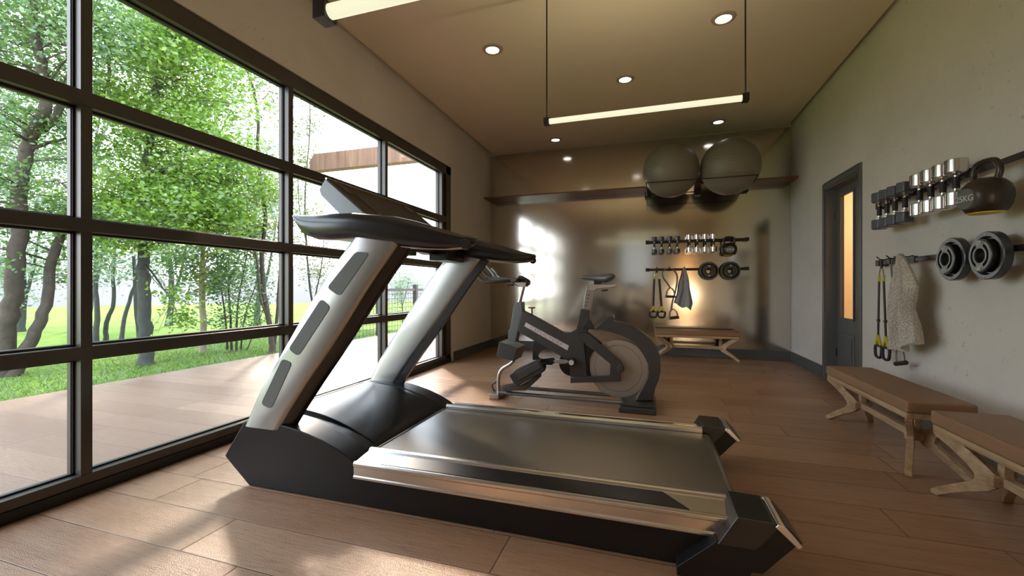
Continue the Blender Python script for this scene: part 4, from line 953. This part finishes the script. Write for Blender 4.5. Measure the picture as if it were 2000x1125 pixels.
def quad_cloud(name, centers, dirs, sizes, m, parent, aspect=0.55):
    n = len(centers); c = np.asarray(centers); t = np.asarray(dirs); t = t / np.linalg.norm(t, axis=1, keepdims=True)
    r = rng.normal(size=(n, 3)); b = np.cross(t, r); b /= np.linalg.norm(b, axis=1, keepdims=True)
    s = np.asarray(sizes)[:, None]
    V = np.stack([c - t * s * 0.5, c + b * s * aspect * 0.5, c + t * s * 0.5, c - b * s * aspect * 0.5], 1).reshape(-1, 3)
    o = np.array(ORG[parent.name]) if parent is not None else np.zeros(3); V = V - o
    me = bpy.data.meshes.new(name); me.vertices.add(4 * n); me.vertices.foreach_set('co', V.astype(np.float32).ravel())
    me.loops.add(4 * n); me.loops.foreach_set('vertex_index', np.arange(4 * n, dtype=np.int32))
    me.polygons.add(n); me.polygons.foreach_set('loop_start', np.arange(0, 4 * n, 4, dtype=np.int32)); me.polygons.foreach_set('loop_total', np.full(n, 4, dtype=np.int32))
    me.update(calc_edges=True); me.validate(); me.materials.append(M[m])
    ob = bpy.data.objects.new(name, me); COL.objects.link(ob); ob.parent = parent; ORG[ob.name] = Vector(o); return ob

GZ = -0.11
def tree(label, stems, crowns, leaf, bark, lsize=0.07, twig=True, drop=0.0, name='leafy_tree', group=None):
    """stems: list of ([(px,py,depth)...], r0, r1); crowns: list of (px,py,depth,rx_px,ry_px,rdepth,clusters,leaves,cluster_radius)"""
    P0 = at(*stems[0][0][0]); root = thing(name, (P0.x, P0.y, GZ), label, 'tree', group)
    tk = MB(); spts = []
    for pts, r0, r1 in stems:
        w_ = [at(*p) for p in pts]
        if w_[0].z < 0.4: w_[0].z = GZ - 0.03
        sp_ = smoothpath(w_, 5); k = len(sp_)
        # slight natural wobble
        for i in range(1, k): sp_[i] = sp_[i] + Vector((random.uniform(-1, 1), random.uniform(-1, 1), 0)) * r0 * 0.18
        rr = [r0 + (r1 - r0) * (i / (k - 1)) ** 0.8 for i in range(k)]
        if w_[0].z < 0.1: rr[0] *= 1.35; rr[1] *= 1.1
        tk.tube(sp_, rr, 9); spts += [(sp_[i], rr[i]) for i in range(k // 3, k)]
    C_, D_, S_ = [], [], []
    A = np.array([tuple(p) for p, _ in spts])
    for px, py, dp, rx, ry, rd, nc, nl, cr in crowns:
        for _ in range(nc):
            while True:
                u = rng.uniform(-1, 1, 3)
                if np.dot(u, u) < 1: break
            c = at(px + u[0] * rx, py + u[1] * ry, dp + u[2] * rd)
            if c.z < 0.25: c.z = 0.25 + random.random() * 0.3
            if c.x > -2.95: continue
            dist = np.linalg.norm(A - np.array(tuple(c)), axis=1) + np.maximum(0, A[:, 2] - c.z) * 1.5
            k = int(np.argmin(dist)); s0, r_ = spts[k]
            if twig:
                mid_ = s0.lerp(c, 0.5) + Vector((random.uniform(-.12, .12), random.uniform(-.12, .12), random.uniform(-0.05, 0.2))) * (c - s0).length * 0.6
                rb = min(r_ * 0.38, 0.005 + 0.007 * (c - s0).length)
                tk.tube(smoothpath([s0, mid_, c], 3), [rb * (1 - 0.85 * i / 6) for i in range(7)], 5)
                for _k in range(2):
                    e = c + Vector(tuple(rng.normal(size=3))) * cr * 0.8; tk.tube([mid_.lerp(c, 0.6), e], [rb * 0.35, rb * 0.12], 4)
            g = rng.normal(size=(nl, 3)) * np.array([cr, cr, cr * 0.55]) * 0.6
            C_.append(np.array(tuple(c)) + g); dd_ = rng.normal(size=(nl, 3)); dd_[:, 2] *= 0.5; D_.append(dd_); S_.append(lsize * rng.uniform(0.55, 1.3, nl))
    tk.build('trunk', bark, root, smooth=60)
    if C_:
        C_ = np.concatenate(C_); D_ = np.concatenate(D_); S_ = np.concatenate(S_)
        ok = (C_[:, 0] < -2.85) & (C_[:, 2] > 0.05); fo = quad_cloud('foliage', C_[ok], D_[ok], S_[ok], leaf, root)
    return root
G1 = 'trees on the lawn beyond the deck'
tree('big forked dark tree nearest the left edge of the window',
     [([(10, 742, 5.3), (14, 650, 5.3), (28, 560, 5.3), (40, 440, 5.3), (42, 350, 5.3), (60, 262, 5.3), (88, 215, 5.2), (84, 150, 5.2), (68, 60, 5.1), (60, -60, 5.1)], 0.105, 0.042),
      ([(58, 270, 5.3), (72, 258, 5.3), (104, 235, 5.4), (122, 195, 5.5), (142, 130, 5.5), (152, 30, 5.6), (150, -60, 5.6)], 0.055, 0.03),
      ([(22, 705, 5.3), (58, 668, 5.4), (84, 612, 5.5), (100, 525, 5.6), (118, 452, 5.7), (142, 400, 5.8), (165, 320, 5.9), (160, 250, 6)], 0.075, 0.035),
      ([(62, 290, 5.3), (100, 278, 5.5), (150, 262, 5.8), (180, 240, 6)], 0.022, 0.01),
      ([(150, -60, 5.6), (200, 60, 5.9), (214, 130, 5.9), (205, 190, 5.9)], 0.03, 0.015)],
     [(70, 60, 5.4, 170, 150, 1.0, 75, 130, 0.34), (60, 330, 5.8, 130, 130, 0.9, 26, 130, 0.30), (150, 480, 6.2, 70, 80, 0.8, 14, 120, 0.28), (-60, 250, 5.2, 90, 300, 1.0, 40, 120, 0.34)], 'leaf_mid', 'bark', 0.062, group=G1)
tree('bright green maple with a straight slate trunk at the centre of the large pane',
     [([(286, 712, 6.15), (284, 640, 6.15), (281, 560, 6.15), (280, 480, 6.15), (277, 400, 6.15), (285, 320, 6.2), (300, 220, 6.2), (318, 110, 6.3), (330, 0, 6.3)], 0.092, 0.04)],
     [(335, 230, 6.3, 155, 185, 1.0, 95, 230, 0.34), (300, 400, 6.0, 120, 70, 0.8, 34, 220, 0.32), (410, 375, 6.4, 112, 85, 0.8, 36, 220, 0.30), (440, 440, 6.3, 60, 40, 0.6, 9, 160, 0.28), (230, 440, 6.0, 60, 60, 0.6, 12, 160, 0.28), (350, 590, 6.1, 30, 50, 0.3, 4, 110, 0.2), (330, 60, 6.4, 130, 100, 0.9, 36, 200, 0.34)],
     'leaf_bright', 'bark_dark', 0.066, group=G1)
tree('slim pale barked tree right of the maple trunk',
     [([(397, 692, 7.3), (396, 620, 7.3), (394, 560, 7.3), (396, 500, 7.3), (392, 420, 7.3), (396, 340, 7.3)], 0.058, 0.025)],
     [(400, 520, 7.3, 80, 65, 0.7, 18, 150, 0.28), (440, 470, 7.4, 70, 60, 0.7, 16, 150, 0.28)], 'leaf_mid', 'bark_pale', 0.062, group=G1)
tree('thin multi stemmed bush of upright brown stems before the third mullion',
     [([(444, 690, 7.5), (440, 620, 7.5), (428, 540, 7.5), (420, 470, 7.5)], 0.020, 0.008), ([(452, 690, 7.5), (450, 620, 7.5), (446, 540, 7.5), (450, 450, 7.5)], 0.022, 0.008),
      ([(462, 688, 7.5), (464, 600, 7.5), (478, 520, 7.5), (490, 450, 7.5)], 0.020, 0.008), ([(470, 688, 7.6), (478, 620, 7.6), (498, 560, 7.6), (515, 500, 7.6)], 0.016, 0.006),
      ([(480, 688, 7.6), (500, 640, 7.6), (520, 590, 7.6)], 0.012, 0.005)],
     [(460, 560, 7.5, 70, 80, 0.7, 30, 95, 0.26), (470, 640, 7.6, 70, 30, 0.5, 10, 60, 0.22)], 'leaf_mid', 'bark', 0.05, group=G1)
tree('tall twin stemmed brown tree beside the third mullion',
     [([(531, 690, 7.2), (528, 640, 7.2), (516, 570, 7.2), (512, 500, 7.2), (518, 420, 7.2), (505, 320, 7.2), (500, 200, 7.2), (470, 100, 7.2)], 0.050, 0.02),
      ([(534, 660, 7.3), (542, 600, 7.3), (547, 520, 7.3), (545, 440, 7.3), (556, 340, 7.3), (560, 220, 7.3)], 0.030, 0.014),
      ([(524, 620, 7.2), (508, 580, 7.1), (500, 500, 7.1), (470, 400, 7.1)], 0.022, 0.01)],
     [(508, 390, 7.4, 65, 110, 0.9, 34, 75, 0.26), (490, 200, 7.4, 60, 110, 0.9, 12, 60, 0.26), (543, 220, 7.4, 25, 100, 0.6, 12, 46, 0.22)], 'leaf_olive', 'bark', 0.052, group=G1)
tree('cluster of three crooked dark stems between the first mullion and the maple',
     [([(186, 672, 8.6), (190, 610, 8.6), (187, 540, 8.6), (192, 450, 8.6)], 0.055, 0.03), ([(207, 668, 8.8), (208, 630, 8.8), (222, 590, 8.8), (221, 520, 8.8), (232, 440, 8.8)], 0.048, 0.025),
      ([(236, 664, 8.7), (246, 610, 8.7), (262, 560, 8.7), (280, 500, 8.7), (290, 420, 8.7)], 0.042, 0.02), ([(274, 660, 8.9), (266, 600, 8.9), (262, 500, 8.9)], 0.05, 0.03)],
     [(220, 460, 8.8, 80, 90, 1.0, 34, 120, 0.36)], 'leaf_pale', 'bark_dark', 0.07, group=G1)
tree('sparse twiggy sapling just right of the third mullion',
     [([(640, 672, 8.6), (612, 600, 8.6), (600, 500, 8.6), (596, 380, 8.6), (606, 240, 8.6), (600, 150, 8.6)], 0.026, 0.008),
      ([(610, 600, 8.6), (628, 520, 8.6), (634, 440, 8.6)], 0.016, 0.006), ([(600, 480, 8.6), (584, 400, 8.6), (582, 300, 8.6)], 0.014, 0.006)],
     [(596, 300, 8.6, 40, 190, 0.5, 46, 66, 0.26), (620, 480, 8.7, 50, 90, 0.5, 22, 70, 0.26)], 'leaf_olive', 'bark', 0.052, group=G1)
tree('low twiggy shrub behind the wire fence, left of the first fence post',
     [([(690, 655, 10.0), (684, 600, 10.0), (672, 530, 10.0)], 0.016, 0.006), ([(694, 655, 10.0), (702, 600, 10.0), (712, 545, 10.0)], 0.014, 0.006)],
     [(690, 570, 10.0, 45, 65, 0.5, 34, 50, 0.28)], 'leaf_mid', 'bark', 0.055, group=G1)
tree('small pale sapling behind the wire fence between two posts',
     [([(786, 640, 12.0), (785, 590, 12.0), (780, 530, 12.0)], 0.018, 0.006), ([(785, 600, 12.0), (796, 560, 12.0), (802, 530, 12.0)], 0.012, 0.005)],
     [(784, 548, 12.0, 34, 34, 0.5, 30, 60, 0.26), (778, 600, 12.0, 24, 40, 0.4, 14, 40, 0.24)], 'leaf_pale', 'bark', 0.055, group=G1)
# further row of trees
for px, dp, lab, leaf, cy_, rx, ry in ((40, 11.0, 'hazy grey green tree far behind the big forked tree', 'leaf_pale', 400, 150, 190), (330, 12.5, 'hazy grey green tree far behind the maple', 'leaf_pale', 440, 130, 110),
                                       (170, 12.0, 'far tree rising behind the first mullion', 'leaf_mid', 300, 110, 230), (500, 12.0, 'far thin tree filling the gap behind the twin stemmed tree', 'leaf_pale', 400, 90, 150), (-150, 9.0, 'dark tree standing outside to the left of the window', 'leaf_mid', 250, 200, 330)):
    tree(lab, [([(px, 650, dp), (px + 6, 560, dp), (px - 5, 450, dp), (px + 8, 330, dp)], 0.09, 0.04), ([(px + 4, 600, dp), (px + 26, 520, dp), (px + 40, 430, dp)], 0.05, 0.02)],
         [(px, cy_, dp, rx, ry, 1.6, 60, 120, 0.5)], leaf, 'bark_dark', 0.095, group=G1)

# grass blades along the deck edge
ng = 26000
gxp = -5.62 - rng.random(ng) ** 1.5 * 4.2; gyp = rng.uniform(1.2, 9.5, ng)
cen = np.stack([gxp, gyp, np.full(ng, -0.085)], 1); dr = rng.normal(size=(ng, 3)) * 0.55; dr[:, 2] = 0.55 + rng.random(ng) * 0.5
gr = quad_cloud('grass_blades', cen, dr, rng.uniform(0.05, 0.10, ng), 'grass_blade', None, 0.12)
tag(gr, 'short fresh grass growing along the deck edge', 'grass', kind='stuff')

# fence with wire mesh along the deck
fn = thing('wire_fence', (-5.60, 9.5, -0.03), 'dark post and rail fence with wire mesh at the edge of the deck', 'fence')
fy = [6.54, 8.01, 9.53, 11.0, 12.5]
for y in fy: MB().box((-5.655, y - 0.05, -0.1), (-5.555, y + 0.05, 1.085)).build('post', 'post', fn, bevel=0.004)
MB().box((-5.63, fy[0], 0.93), (-5.58, fy[-1], 0.985)).build('top_rail', 'post', fn)
wm = MB()
for i in range(9): z = 0.02 + i * 0.105; wm.tube([(-5.605, fy[0], z), (-5.605, fy[-1], z)], 0.0042, 4)
y = fy[0]
while y < fy[-1]: wm.tube([(-5.605, y, -0.02), (-5.605, y, 0.93)], 0.0042, 4); y += 0.115
wm.build('wire_mesh', 'wire', fn)
# cedar pergola beam with braces, fixed to the outside of the house
pg = thing('pergola_beam', (-4.2, 6.40, 3.15), 'reddish cedar beam with bevelled end reaching out from the house over the deck', 'pergola')
MB().prism([(-5.98, 3.15), (-5.98, 3.33), (-5.87, 3.46), (XL - T, 3.46), (XL - T, 3.15)], 6.40, 6.56).build('beam', 'beam', pg, bevel=0.004)
MB().prism([(XL - T, 2.55), (XL - T - 0.11, 2.62), (XL - T - 0.19, 2.85), (XL - T - 0.42, 3.15), (XL - T, 3.15)], 6.43, 6.53).build('knee_brace', 'beam', pg, bevel=0.004)
